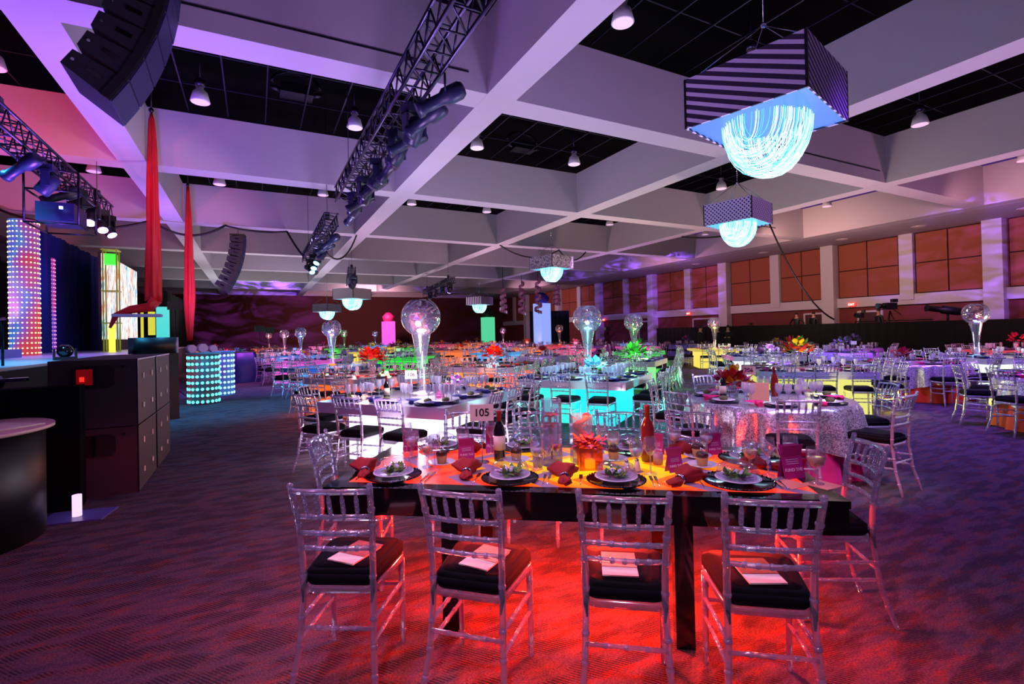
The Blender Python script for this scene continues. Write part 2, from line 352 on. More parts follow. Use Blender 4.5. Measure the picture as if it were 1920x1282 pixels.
# exit signs
def exit_sign(x, y, z, lab, big=1):
    t = empty('exit_sign', (x, y, z), R(-90), lab, 'exit sign')
    MB().box((0, 0, 0), (.36*big, .06, .2*big)).build('housing', emis('exit_red_glow', (255, 60, 40), 1.6), t)
    text('lettering', 'EXIT', .15*big, emis('exit_letters', (255, 230, 220), 2.0), t, Matrix.Translation((0, -.035, 0)) @ Matrix.Rotation(R(90), 4, 'X'))
exit_sign(28.1, 15.05, 2.72, 'red lit EXIT sign on the white band right of the wide white column')
exit_sign(28.1, 26.2, 2.74, 'red lit EXIT sign on the white band where violet light falls on the wall')
exit_sign(28.1, 36.1, 2.62, 'small red EXIT sign beyond the large crystal globe')
exit_sign(28.1, 47.0, 2.4, 'left of the two tiny red EXIT signs in the far corner'); exit_sign(28.1, 44.2, 2.4, 'right of the two tiny red EXIT signs in the far corner')

# ------------------------------------------------------------------ stage on the left
st = mat('stage_top', (160, 162, 175), .35)
struct('floor', MB().box((-7.6, 19.4, .62), (9.0, 21.6, 1.24)), [st])
spot('stage_spot', (-4.2, 10.5, 5.4), (-4.4, 11.5, 1.2), (.05, .5, 1), 2600, 90, 1, .2); spot('stage_spot', (-4.4, 16, 5.4), (-4.4, 17, 1.2), (.4, .2, 1), 1500, 90, 1, .2)
t = empty('stage_skirt', (-3.05, 8.56, 0), 0, 'black stage front with pale rails below the blue lit stage top', 'stage front')
MB().box((-4.55, -.03, .6), (9.0, .05, 1.2)).build('skirt', mat('black_skirt', (10, 10, 14), .9), t)
g = MB(); g.box((-4.5, -.08, 1.16), (9.0, .06, .05)); g.box((-4.5, -.1, .86), (9.0, .05, .04)); g.build('rail', SILV, t)
MB().box((-.015, 10.8, .6), (.05, 21.6, 1.2)).build('skirt', MATS['black_skirt'], t)
# handrail
t = empty('stair_handrail', (-3.35, 8.9, 0), 0, 'dark metal stair handrail slanting up to the stage at the far left', 'handrail')
g = MB(); g.tube([(-.2, -1.2, .78), (.0, .6, 1.9), (.03, 1.15, 1.95)], .022, 8); g.build('rail', DSTEEL, t)
MB().tube([(.02, .6, 1.25), (.02, .6, 1.92)], .018).build('post', DSTEEL, t); MB().tube([(.02, 1.1, 1.25), (.02, 1.1, 1.94)], .018).build('post', DSTEEL, t)
t = empty('caster_wheel', (-2.75, 8.0, 1.12), R(20), 'pale caster wheel on a bracket beside the stage edge above the speaker stack', 'caster wheel')
g = MB(); g.lathe([(.05, -.03), (.1, -.03), (.1, .03), (.05, .03)], 20, M=Matrix.Rotation(R(90), 4, 'X')); g.build('wheel', SILV, t)
MB().box((.16, 0, .02), (.28, .1, .04)).build('bracket', SILV, t)
t = empty('stage_steps', (-5.3, 15.6, 1.24), 0, 'low stepped platform at the foot of the tall LED column', 'steps')
for k in range(3): MB().box((-.55-.25*k, 0, .1+.2*k), (1.6-.5*k, 1.2, .2)).build('step', mat('step_blue_grey', (90, 110, 160), .6), t)
# LED dot columns
def dot_mat(name, cols, es, horiz=1.0, dot_col=None):
    """perforated panel lit from inside: face colour by height/angle, bright round holes"""
    m, nt, out = nodes(name)
    b = nt.nodes.new('ShaderNodeBsdfPrincipled'); tc = nt.nodes.new('ShaderNodeTexCoord'); sp = nt.nodes.new('ShaderNodeSeparateXYZ')
    L(tc.outputs['Object'], sp.inputs[0]); rp = nt.nodes.new('ShaderNodeValToRGB')
    ns = nt.nodes.new('ShaderNodeTexNoise'); ns.inputs['Scale'].default_value = .9; L(tc.outputs['Object'], ns.inputs['Vector'])
    vm = nt.nodes.new('ShaderNodeVectorMath'); vm.operation = 'DOT_PRODUCT'; vm.inputs[1].default_value = (.62, -.32, -.06); L(tc.outputs['Object'], vm.inputs[0]); ad = nt.nodes.new('ShaderNodeMath'); L(vm.outputs['Value'], ad.inputs[0]); L(ns.outputs[0], ad.inputs[1])
    els = rp.color_ramp.elements
    while len(els) < len(cols): els.new(.5)
    for i, c in enumerate(cols): els[i].position = .3+.4*i/(len(cols)-1); els[i].color = (*s2l(c), 1)
    L(ad.outputs[0], rp.inputs[0]); L(rp.outputs[0], b.inputs['Emission Color']); b.inputs['Emission Strength'].default_value = es
    b.inputs['Base Color'].default_value = (.1, .1, .1, 1); L(b.outputs[0], out.inputs[0]); return m
def dot_column(x, y, z0, r, h, n, cols, es, dcol, des, lab, name, rows):
    t = empty(name, (x, y, z0), 0, lab, name.replace('_', ' '))
    MB().lathe([(r, 0), (r, h)], 48).build('panel', dot_mat('panel_'+lab[:20], cols, es), t)
    g = MB(); ang = math.atan2(-y, -x); pr = min(2*PI*r/n, h/rows)*(.22 if rows > 10 else .33)
    for i in range(n):
        a = 2*PI*i/n
        if math.cos(a-ang) < -.3: continue
        for j in range(rows):
            c = Vector((r*math.cos(a), r*math.sin(a), (j+.5)*h/rows)); q = Matrix.Translation(c) @ Matrix.Rotation(a, 4, 'Z') @ Matrix.Rotation(R(90), 4, 'Y')
            g.lathe([(pr, -.004), (pr, .012)], 8, M=q)
    tag(g.build('lit_hole', emis('dots_'+lab[:20], dcol, des), t), kind='stuff')
    return t
dot_column(-5.68, 18.45, 1.24, .32, 3.75, 22, ((60, 110, 255), (40, 150, 255), (150, 90, 230), (220, 60, 150), (250, 60, 50)), .5, (255, 235, 170), 1.8, 'tall round LED column with rows of yellow dots at the far left of the stage', 'led_column', 27)
dot_column(-6.55, 22.8, 1.24, .33, 3.3, 22, ((150, 50, 220), (220, 50, 150), (120, 60, 220)), .6, (255, 170, 230), 1.2, 'shorter magenta LED dot column behind the tall one on the stage', 'led_column', 24)
t1 = dot_column(-1.15, 14.4, 0, .34, 1.22, 20, ((150, 20, 40), (20, 70, 120), (60, 20, 60)), .35, (90, 255, 250), 2.2, 'round counter of red panels with glowing aqua dots beside the stage', 'dot_counter', 8)
MB().lathe([(.37, 1.22), (.37, 1.26)], 40).build('counter_top', mat('aqua_top', (90, 190, 210), .3), t1)
t2 = dot_column(-.88, 16.3, 0, .33, 1.2, 20, ((50, 60, 190), (80, 60, 200), (60, 120, 220)), .5, (170, 230, 255), 1.8, 'second blue dot counter just behind the aqua dotted counter', 'dot_counter', 8)
MB().lathe([(.36, 1.2), (.36, 1.24)], 40).build('counter_top', mat('aqua_top', (90, 190, 210), .3), t2)
for i, (x, z, s, lb) in enumerate(((-1.38, 1.265, .1, 'left'), (-1.16, 1.265, .11, 'middle'), (-.95, 1.265, .09, 'right'))):
    g = MB(); M4 = Matrix.Translation((x, 14.2+.1*i, z+s)) @ Matrix.Rotation(R(25), 4, 'Z') @ Matrix.Rotation(R(90), 4, 'X')
    g.prism([(s*math.cos(PI*k/4+.4), s*math.sin(PI*k/4+.4)) for k in range(8)], -.07, .07, M4)
    o = g.build('paper_lantern', mat('lantern_white_pink', (240, 190, 235), .6)); tag(o, '%s of the three white faceted lanterns on the aqua dotted counter' % lb, 'lantern', 'lanterns on the dotted counter')
# big video screen
sm, nt, out = nodes('video_art')
e = nt.nodes.new('ShaderNodeEmission'); tc = nt.nodes.new('ShaderNodeTexCoord'); mp = nt.nodes.new('ShaderNodeMapping'); mp.inputs['Scale'].default_value = (1, 3.2, .9)
ns = nt.nodes.new('ShaderNodeTexNoise'); ns.inputs['Scale'].default_value = 1.0; ns.inputs['Detail'].default_value = 8; ns.inputs['Distortion'].default_value = 1.5
rp = nt.nodes.new('ShaderNodeValToRGB'); cr = rp.color_ramp
for i, (p, c) in enumerate(((.30, (40, 60, 160)), (.37, (120, 200, 230)), (.43, (250, 248, 250)), (.53, (255, 252, 250)), (.58, (250, 190, 170)), (.63, (225, 60, 40)), (.7, (250, 240, 220)))):
    el = cr.elements[i] if i < 2 else cr.elements.new(p); el.position = p; el.color = (*s2l(c), 1)
L(tc.outputs['Object'], mp.inputs[0]); L(mp.outputs[0], ns.inputs['Vector']); L(ns.outputs[0], rp.inputs[0]); L(rp.outputs[0], e.inputs[0]); e.inputs[1].default_value = 1.0; L(e.outputs[0], out.inputs[0])
t = empty('video_screen', (-4.85, 25.4, 0), 0, 'tall bright video screen with white and red streaks behind the stage', 'screen')
MB().box((0, 0, 3.22), (.08, 5.6, 3.1)).build('display', sm, t); MB().box((-.08, 0, 3.22), (.08, 5.7, 3.2)).build('frame', BLK, t)
MB().box((-.1, 0, .8), (.1, 5.0, 1.6)).build('base', BLK, t)
# tower truss before the screen, yellow light painted into its colour and glow
YG = mat('yellow_light_on_truss', (150, 160, 50), .6, 0, (150, 170, 30), .18)
t = empty('tower_truss', (-4.2, 20.6, 1.24), 0, 'slim tower truss lit yellow green in front of the video screen', 'tower')
g = MB()
for dx, dy in ((-.18, -.18), (.18, -.18), (.18, .18), (-.18, .18)): g.tube([(dx, dy, 0), (dx, dy, 3.4)], .022, 6)
g.build('chord', YG, t); g = MB()
for z in (.95, 2.0, 3.35): MB().box((0, 0, z), (.46, .46, .03)).build('plate', YG, t)
MB().lathe([(.09, 0), (.09, .9)], 12).build('fluorescent_tube', emis('tube_yellow', (255, 250, 60), 2), t)
MB().box((0, 0, 3.05), (.3, .3, .35)).build('lamp', emis('lamp_green', (60, 240, 60), 1.2), t)
# teal panel and yellow posts further right
t = empty('stage_light_box', (-3.15, 23.1, 0), R(10), 'upright teal glowing panel to the right of the hanging red silk', 'light panel')
MB().box((0, 0, 2.15), (.42, .1, 1.45)).build('panel', emis('teal_glow', (60, 220, 215), .9), t); MB().box((0, 0, .7), (.46, .14, 1.4)).build('stand', BLK, t)
for k, (x, lb) in enumerate(((-3.85, 'thin yellow glowing post beside the video screen'), (-3.55, 'wide yellow glowing post left of the teal panel'))):
    t = empty('light_post', (x, 23.4, 0), 0, lb, 'light post'); MB().box((0, 0, 2.25), (.08+.14*k, .08, 1.2-.3*k)).build('tube', emis('yellow_glow', (220, 215, 60), .9), t); MB().box((0, 0, .82), (.2, .2, 1.64)).build('base', BLK, t)
# black drapes
DR = mat('black_drape', (9, 9, 14), .95); DRB = mat('navy_drape', (26, 30, 110), .95)
def drape(name, x0, y0, x1, y1, z0, z1, lab, mt=DR, amp=.06):
    g = MB(); Ld = math.hypot(x1-x0, y1-y0); n = max(6, int(Ld/.09)); nx, ny = -(y1-y0)/Ld, (x1-x0)/Ld; n = min(n, 360); b = 0
    for i in range(n+1):
        t = i/n; o = amp*math.sin(i*PI*.5)+amp*.4*math.sin(i*.37)
        for z in (z0, z1): g.v.append((x0+(x1-x0)*t+nx*o, y0+(y1-y0)*t+ny*o, z))
    for i in range(n): g.face([2*i, 2*i+2, 2*i+3, 2*i+1], True)
    bb = len(g.v)
    for i in range(n+1):
        for k in (0, 1): x, y, z = g.v[2*i+k]; g.v.append((x+nx*.02, y+ny*.02, z))
    for i in range(n): g.face([bb+2*i+1, bb+2*i+3, bb+2*i+2, bb+2*i], True)
    return tag(g.build(name, mt), lab, 'drape')
drape('stage_drape', -7.6, 11.5, -7.6, 20.9, 1.24, 5.1, 'tall dark navy drape hung behind the LED columns on the stage', DRB, .12)
drape('stage_drape', -6.4, 21.2, -6.4, 31.5, 1.24, 5.4, 'dark navy drape running beside the bright video screen', DRB, .12)
drape('stage_drape', -4.9, 32.5, -4.9, 50, 0, 4.6, 'dark drape beyond the video screen towards the far wall', DR, .12)
drape('fence_drape', 24.3, 1.5, 24.3, 25.5, 0, 1.72, 'long black pipe and drape fence along the right side of the hall')
drape('backdrop_drape', 20.6, 36.5, 23.6, 35.0, 0, 3.4, 'tall black drape behind the pale blue lit pillar in the far corner')
# draped table
t = empty('draped_table', (-.42, 20.7, 0), R(8), 'small table under a long navy cloth beside the dotted counters', 'table')
g = MB(); n = 40
for ring, (sx, z) in enumerate(((.40, 1.08), (.46, .6), (.52, 0.01))):
    for k in range(n):
        a = 2*PI*k/n; q = sx*(1+.05*ring*math.sin(k*PI/2)); c2, s2 = math.cos(a), math.sin(a); e2 = .35
        g.v.append((q*math.copysign(abs(c2)**e2, c2), q*math.copysign(abs(s2)**e2, s2), z))
for r_ in range(2):
    for k in range(n): g.face([r_*n+k, r_*n+(k+1) % n, (r_+1)*n+(k+1) % n, (r_+1)*n+k][::-1], True)
g.face([k for k in range(n)]); g.build('cloth', mat('navy_satin', (26, 28, 100), .45), t)
MB().box((0, 0, 1.09), (.78, .78, .02)).build('tabletop', BLK, t)
# black bin shape and things on the stage edge
g = MB(); g.prism([(-.3, -.2), (.3, -.2), (.42, .2), (-.42, .2)], 0, .32); tag(g.build('road_case', BLK, None, (-1.78, 12.1, 1.32), R(15)), 'black open equipment case standing behind the speaker stack', 'case')
MB_ = MB().box((-1.78, 12.1, .66), (.7, .5, 1.31), R(15)); tag(MB_.build('equipment_rack', BLK), 'tall black equipment rack under the open case behind the speaker stack', 'rack')

# ------------------------------------------------------------------ subwoofer stack
SUBM = mat('speaker_cabinet', (62, 50, 54), .7, noise=(120, .5)); HAND = mat('handle_recess', (14, 10, 12), .5); REDL = emis('red_indicator', (255, 30, 20), 2.5)
def sub(loc, lab, small=False):
    t = empty('subwoofer', loc, 0, lab, 'subwoofer', 'stacked subwoofers')
    MB().box((-.36, .545, .345), (.71, 1.06, .69)).build('cabinet', SUBM, t)
    g = MB(); g.prism([(-.17, -.08), (-.13, -.11), (.13, -.11), (.17, -.08), (.17, .08), (.13, .11), (-.13, .11), (-.17, .08)], 0, .012, Matrix.Translation((-.36, .016, .52)) @ Matrix.Rotation(R(90), 4, 'X')); g.build('handle_plate', HAND, t)
    g = MB(); g.box((-.35, -.006, .52), (.02, .03, .2)); g.build('handle', DSTEEL, t)
    g = MB(); [g.lathe([(.018, 0), (.016, .01)], 10, M=Matrix.Translation((a, .015, b)) @ Matrix.Rotation(R(90), 4, 'X')) for a, b in ((-.52, .56), (-.12, .62))]; g.build('bolt', HAND, t)
    g = MB()
    for dy in (.3, .8):
        g.box((.003, dy, .5), (.008, .035, .06)); g.box((.003, dy, .18), (.008, .05, .05))
    g.build('badge', LAB, t)
    g = MB(); g.box((-.004, .545, .684), (.012, 1.06, .012)); g.box((-.004, .02, .345), (.012, .012, .68)); g.build('edge_trim', DSTEEL, t)
    return t
sub((-1.1, 6.4, .70), 'upper black subwoofer box at the near corner of the stack'); sub((-1.1, 7.50, .70), 'upper black subwoofer behind the near corner box')
sub((-1.1, 6.4, 0), 'lower black subwoofer at the near corner of the stack'); sub((-1.1, 7.50, 0), 'lower black subwoofer behind the near corner box')
for o in list(COL.objects):
    if o.name.startswith('handle_plate') and o.parent and tuple(round(v, 2) for v in o.parent.location) == (-1.1, 6.4, .7):
        MB().box((-.45, -.002, .5), (.035, .008, .045)).build('indicator_lamp', REDL, o); MB().box((-.43, .002, .52), (.13, .004, .16)).build('recess_red_glow', mat('red_recess', (120, 10, 14), .5, 0, (160, 10, 10), .3), o)  # red light inside the recess painted as a small glowing panel
# moving head light lying on the stack
t = empty('moving_head_light', (-3.3, 12.6, 1.24), R(20), 'black moving head light sitting on the stage edge behind the speaker stack', 'stage light')
MB().box((0, 0, .03), (.34, .26, .06)).build('base', BLK, t); g = MB(); g.box((-.16, 0, .13), (.03, .12, .18)); g.box((.16, 0, .13), (.03, .12, .18)); g.build('yoke', BLK, t)
MB().ball((0, 0, .17), .13, 16).build('head', BLKG, t)

# ------------------------------------------------------------------ black bar table at lower left
tag(MB().box((-.75, 0, .58), (1.5, .24, 1.16)).build('draped_cart', mat('black_cloth_cover', (6, 6, 9), .98, spec=.1), None, (-1.5, 6.2, 0), R(4)), 'black cloth covered equipment cart between the bar table and the speaker stack', 'cart')
t = empty('bar_table', (-2.2, 5.45, 0), 0, 'round black bar table with a white wooden top at the left edge', 'table')
MB().lathe([(.62, 0), (.62, .87)], 64).build('drum_base', BLK, t); MB().lathe([(.66, .87), (.68, .875), (.68, .9)], 64).build('tabletop', mat('pale_wood_top', (225, 190, 175), .4), t)
g = MB(); g.prism([(-.5, -.28), (.1, -.4), (.52, .1), (.2, .34), (-.4, .1)], 0, .012); tag(g.build('paper_sheet', PAPER, None, (-2.08, 5.35, .9005)), 'large white paper sheet spread on the black bar table', 'paper')
t = empty('clipboard', (-2.28, 5.18, .914), R(25), 'clipboard holding a printed page on the black bar table', 'clipboard')
MB().box((0, 0, .004), (.24, .32, .006)).build('board', mat('grey_board', (150, 140, 160), .5), t); MB().box((0, -.01, .009), (.21, .28, .002)).build('page', PAPER, t)
g = MB(); g.box((0, .15, .02), (.1, .03, .02)); g.tube([(-.03, .15, .03), (0, .16, .06), (.03, .15, .03)], .004, 6); g.build('clip', SILV, t)
t = empty('floor_box', (-1.45, 5.8, 0), R(-10), 'thin clear base plate with a white tube standing beside the black bar table', 'tube light')
MB().box((0, 0, .006), (.5, .34, .012)).build('base_plate', mat('pale_blue_plate', (90, 90, 160), .3), t); MB().lathe([(.035, .012), (.035, .2)], 14).build('tube', emis('white_tube', (240, 200, 255), 1.2), t)

# ================================================================== RIGGING
def truss(x, y0, y1, z, lab, wd=.34, hgt=.34, name='lighting_truss', ang=0):
    t = empty(name, (x, y0, z), R(ang), lab, 'truss'); Ln = y1-y0; g = MB(); rr = .025
    for dx in (-wd/2, wd/2):
        for dz in (-hgt/2, hgt/2): g.tube([(dx, 0, dz), (dx, Ln, dz)], rr, 8)
    g.build('chord', STEEL, t); g = MB(); n = max(2, int(Ln/.42)); s = Ln/n
    for i in range(n):
        a, b = i*s, (i+1)*s
        for dx in (-wd/2, wd/2): g.tube([(dx, a, -hgt/2), (dx, (a+b)/2, hgt/2)], .013, 5); g.tube([(dx, (a+b)/2, hgt/2), (dx, b, -hgt/2)], .013, 5)
        for dz in (-hgt/2, hgt/2): g.tube([(-wd/2, a, dz), (wd/2, b, dz)], .013, 5); g.tube([(-wd/2, a, dz), (wd/2, a, dz)], .013, 5)
    g.build('lacing', STEEL, t)
    g = MB()
    for yy in (Ln*.12, Ln*.9): g.tube([(0, yy, hgt/2), (0, yy, 8.56-z)], .008, 5); g.box((0, yy, hgt/2+.12), (.12, .12, .2))
    g.build('hoist_line', BLK, t)
    return t
truss(1.9, 3.6, 12.3, 4.95, 'longest lighting truss crossing the upper middle of the ceiling')
truss(-3.4, 9.3, 16.1, 4.9, 'lighting truss over the stage at the left with violet lamps')
truss(1.9, 14.3, 21.6, 4.8, 'shorter lighting truss with cyan lamps beyond the long truss')
truss(4.3, 25.4, 31.5, 4.85, 'small far lighting truss hanging above the plain white chandelier', ang=-8)
truss(10.5, 27.9, 36.8, 4.85, 'far lighting truss to the right above the pink globe', ang=-7)
def moving_head(mt=BLK, glow=None):
    t = empty('moving_head_light')
    MB().box((0, 0, -.06), (.3, .2, .12)).build('base', mt, t)
    g = MB(); g.box((-.15, 0, -.25), (.035, .12, .28)); g.box((.15, 0, -.25), (.035, .12, .28)); g.box((0, 0, -.115), (.335, .12, .03)); g.build('yoke', mt, t)
    Mh = Matrix.Translation((0, 0, -.34)) @ Matrix.Rotation(R(35), 4, 'X')
    MB().lathe([(.05, .2), (.11, .16), (.125, .0), (.12, -.16), (.1, -.2)], 16, M=Mh).build('head', mt, t)
    if glow: MB().lathe([(.1, -.215), (.1, -.2)], 16, M=Mh).build('lens', glow, t)
    return t
def spot_fix(mt=BLK):
    t = empty('profile_spotlight')
    g = MB(); g.tube([(0, 0, 0), (0, 0, -.14)], .015); g.tube([(-.12, 0, -.28), (-.12, 0, -.14), (.12, 0, -.14), (.12, 0, -.28)], .012, 6); g.build('bracket', mt, t)
    Mh = Matrix.Translation((0, 0, -.3)) @ Matrix.Rotation(R(62), 4, 'X')
    MB().lathe([(.08, .25), (.11, .2), (.11, .0), (.075, -.05), (.075, -.3), (.095, -.32), (.095, -.38)], 14, M=Mh).build('barrel', mt, t)
    return t
mt2 = mat('blue_black_housing', (30, 34, 70), .4)
MH = Proto(moving_head(mt2)); MHV = Proto(moving_head(BLK, emis('violet_lamp', (150, 130, 255), 14))); MHC = Proto(moving_head(BLK, emis('cyan_lamp', (90, 210, 255), 12))); SF = Proto(spot_fix(mt2))
ZB = 4.95-.17
for i, (y, k) in enumerate(((5.7, 's'), (6.3, 's'), (6.75, 'm'), (7.2, 's'), (7.7, 'm'), (8.4, 's'), (9.1, 'm'), (9.6, 's'), (10.2, 'm'), (10.9, 's'), (11.4, 'm'), (12.0, 's'))):
    (SF if k == 's' else MH)((2.1 if k == 's' else 2.02, y, ZB-.01), R(70-25*(i % 3)), 'dark stage light under the longest truss, %s from its near end' % ORD[i], 'stage lights under the longest truss', cat='stage light')
for i, (y, k) in enumerate(((10.6, 's'), (11.6, 'm'), (12.5, 's'), (13.2, 'v'), (14.2, 'v'), (15.0, 'v'), (15.6, 'v'))):
    f = {'s': SF, 'm': MH, 'v': MHV}[k]
    f((-3.24, y, 4.735), R(60+30*i), ('glowing violet moving light' if k == 'v' else 'dark unlit lamp')+', %s from the near end of the stage truss' % ORD[i], 'violet lamps over the stage' if k == 'v' else 'dark lamps over the stage', cat='stage light')
for i, (y, k) in enumerate(((14.8, 's'), (16.0, 's'), (17.2, 'm'), (18.2, 'c'), (19.6, 'c'), (20.8, 'c'), (21.3, 's'))):
    f = {'s': SF, 'm': MH, 'c': MHC}[k]
    f((1.98, y, 4.62), R(40+30*i), ('glowing cyan moving light' if k == 'c' else 'dark unlit lamp')+', %s from the near end of the second middle truss' % ORD[i], 'cyan lamps on the second middle truss' if k == 'c' else 'dark lamps on the second middle truss', cat='stage light')
for i, y in enumerate((26, 27.5, 29, 30.5)): MH((4.4+(y-25.4)*.14, y, 4.67), R(40*i), 'tiny dark lamp above the plain white chandelier, %s along its truss' % ORD[i], 'lamps above the plain white chandelier', cat='stage light')
for i, y in enumerate((28.6, 30.6, 32.6, 34.6)): (MHV if i == 0 else MH)((10.5+(y-27.9)*.12, y, 4.67), R(40*i), 'violet lamp at the near end of the right far truss' if i == 0 else 'tiny dark lamp on the right far truss, %s from its near end' % ORD[i], 'right far truss violet lamp' if i == 0 else 'lamps on the right far truss', cat='stage light')
# projector frame under the stage truss
t = empty('projector_cradle', (-3.25, 12.35, 4.05), 0, 'metal cradle with a projector hanging below the stage truss', 'projector')
g = MB()
for dx in (-.38, .38):
    for dz in (-.3, .3): g.tube([(dx, -.55, dz), (dx, .55, dz)], .018, 6)
    for dy in (-.55, .55): g.tube([(dx, dy, -.3), (dx, dy, .67)], .018, 6)
for dy in (-.55, .55):
    g.tube([(-.38, dy, .665), (.38, dy, .665)], .018, 6)
    for dz in (-.3, .3): g.tube([(-.38, dy, dz), (.38, dy, dz)], .018, 6)
g.build('frame', DSTEEL, t); MB().box((0, 0, -.05), (.55, .8, .34)).build('body', mt2, t); MB().lathe([(.09, 0), (.09, .14)], 16, (0, 0, 0), Matrix.Translation((.1, .4, -.05)) @ Matrix.Rotation(R(-90), 4, 'X')).build('lens', BLKG, t)
MB().box((.12, -.52, .0), (.05, .04, .05)).build('indicator_lamp', emis('blue_led', (120, 130, 255), 6), t)

# line arrays: curved stacks of wedge boxes
def line_array(loc, rz, n, s, tilt0, dt, lab, top):
    t = empty('line_array', loc, rz, lab, 'loudspeaker')
    # local: front faces +x, width along y; built bottom box first
    p = Vector((0, 0, 0)); a = tilt0; W, Dp, Hh = .82*s, .56*s, .33*s
    GR = mat('array_grille', (22, 16, 84), .6, noise=(150, .6)); CB = mat('array_cabinet', (26, 28, 36), .6)
    for i in range(n):
        M4 = Matrix.Translation(p) @ Matrix.Rotation(a, 4, 'Y')
        bx = MB(); out_ = [(-Dp, .06*s), (0, 0), (0, Hh), (-Dp, Hh-.06*s)]
        b0 = len(bx.v)
        for y in (-W/2, W/2):
            for q in out_: bx.v.append(tuple(M4 @ Vector((q[0], y, q[1]))))
        for fc in ((0, 1, 2, 3), (7, 6, 5, 4), (0, 4, 5, 1), (2, 6, 7, 3), (3, 7, 4, 0), (1, 5, 6, 2)): bx.face(list(fc))
        bo = bx.build('speaker_box', CB, t)
        gq = MB(); gq.box((.006, 0, Hh/2), (.02, W*.96, Hh*.94), M=M4); gq.build('grille', GR, bo)
        gq = MB(); gq.box((-Dp*.48, -W/2-.004, Hh*.5), (.16*s, .012, .05*s), M=M4); gq.build('handle_slot', BLKG, bo)
        gq = MB()
        for xx, zz in ((-.05*s, .1*Hh), (-.05*s, .9*Hh), (-Dp*.88, .5*Hh)):
            gq.lathe([(.018*s, 0), (.018*s, .02)], 8, M=M4 @ Matrix.Translation((xx, -W/2, zz)) @ Matrix.Rotation(R(90), 4, 'X'))
        gq.build('pin', SILV, bo)
        gq = MB(); gq.box((-.06*s, -W/2-.012, Hh*.5), (.09*s, .02, Hh), M=M4); gq.build('rigging_rail', BLK, bo)
        p = M4 @ Vector((0, 0, Hh+.008)); a -= dt
    M4 = Matrix.Translation(p)
    g = MB(); g.box((-Dp/2, 0, .04), (Dp*1.1, W*.7, .06), M=M4); g.build('bumper_frame', BLK, t)
    g = MB(); g.tube([tuple(p+Vector((-Dp/2, 0, .06))), tuple(p+Vector((-Dp/2, 0, top-p.z-loc[2]))), ], .012, 5); g.build('chain', BLK, t)
    return t
line_array((-1.5, 7.74, 4.42), R(2), 6, 1, R(32), R(5.2), 'large curved loudspeaker array hanging at the upper left', 8.56)
line_array((-.95, 22.6, 3.45), R(-6), 8, .86, R(30), R(4.0), 'smaller curved loudspeaker array hanging farther down the hall', 8.56)

# hanging downlights
def downlight():
    t = empty('pendant_downlight')
    g = MB(); g.lathe([(.19, -.16), (.2, -.15), (.15, .06), (.07, .14), (.07, .2)], 20); g.build('shade', mat('lamp_shade_white', (200, 196, 205), .5), t)
    MB().lathe([(.18, -.165), (.18, -.155)], 20).build('lens', mat('frosted_lens', (235, 215, 235), .4, 0, (235, 200, 240), .35), t)
    g = MB(); g.lathe([(.09, .2), (.11, .25), (.1, .34), (.05, .38)], 14); g.tube([(0, 0, .3), (0, 0, 1.46)], .012, 6); g.build('ballast', STEEL, t)
    return t
DL = Proto(downlight())
for i, x in enumerate(X0[1:6]):
    for y in (6.7, 13.1, 19.85, 26.7):
        for dx in (1.3, 4.68):
            if i == 0 and dx < 2: continue
            DL((x+.6+dx, y, 7.1), 0, 'white pendant downlight, %s of the pair, %s ceiling bay from left, %s row' % ('left' if dx < 2 else 'right', ORD[i], ('nearest', 'second', 'third', 'fourth')[round((y-6.7)/6.7)]), 'pendant downlights in the dark ceiling bays', cat='ceiling light')

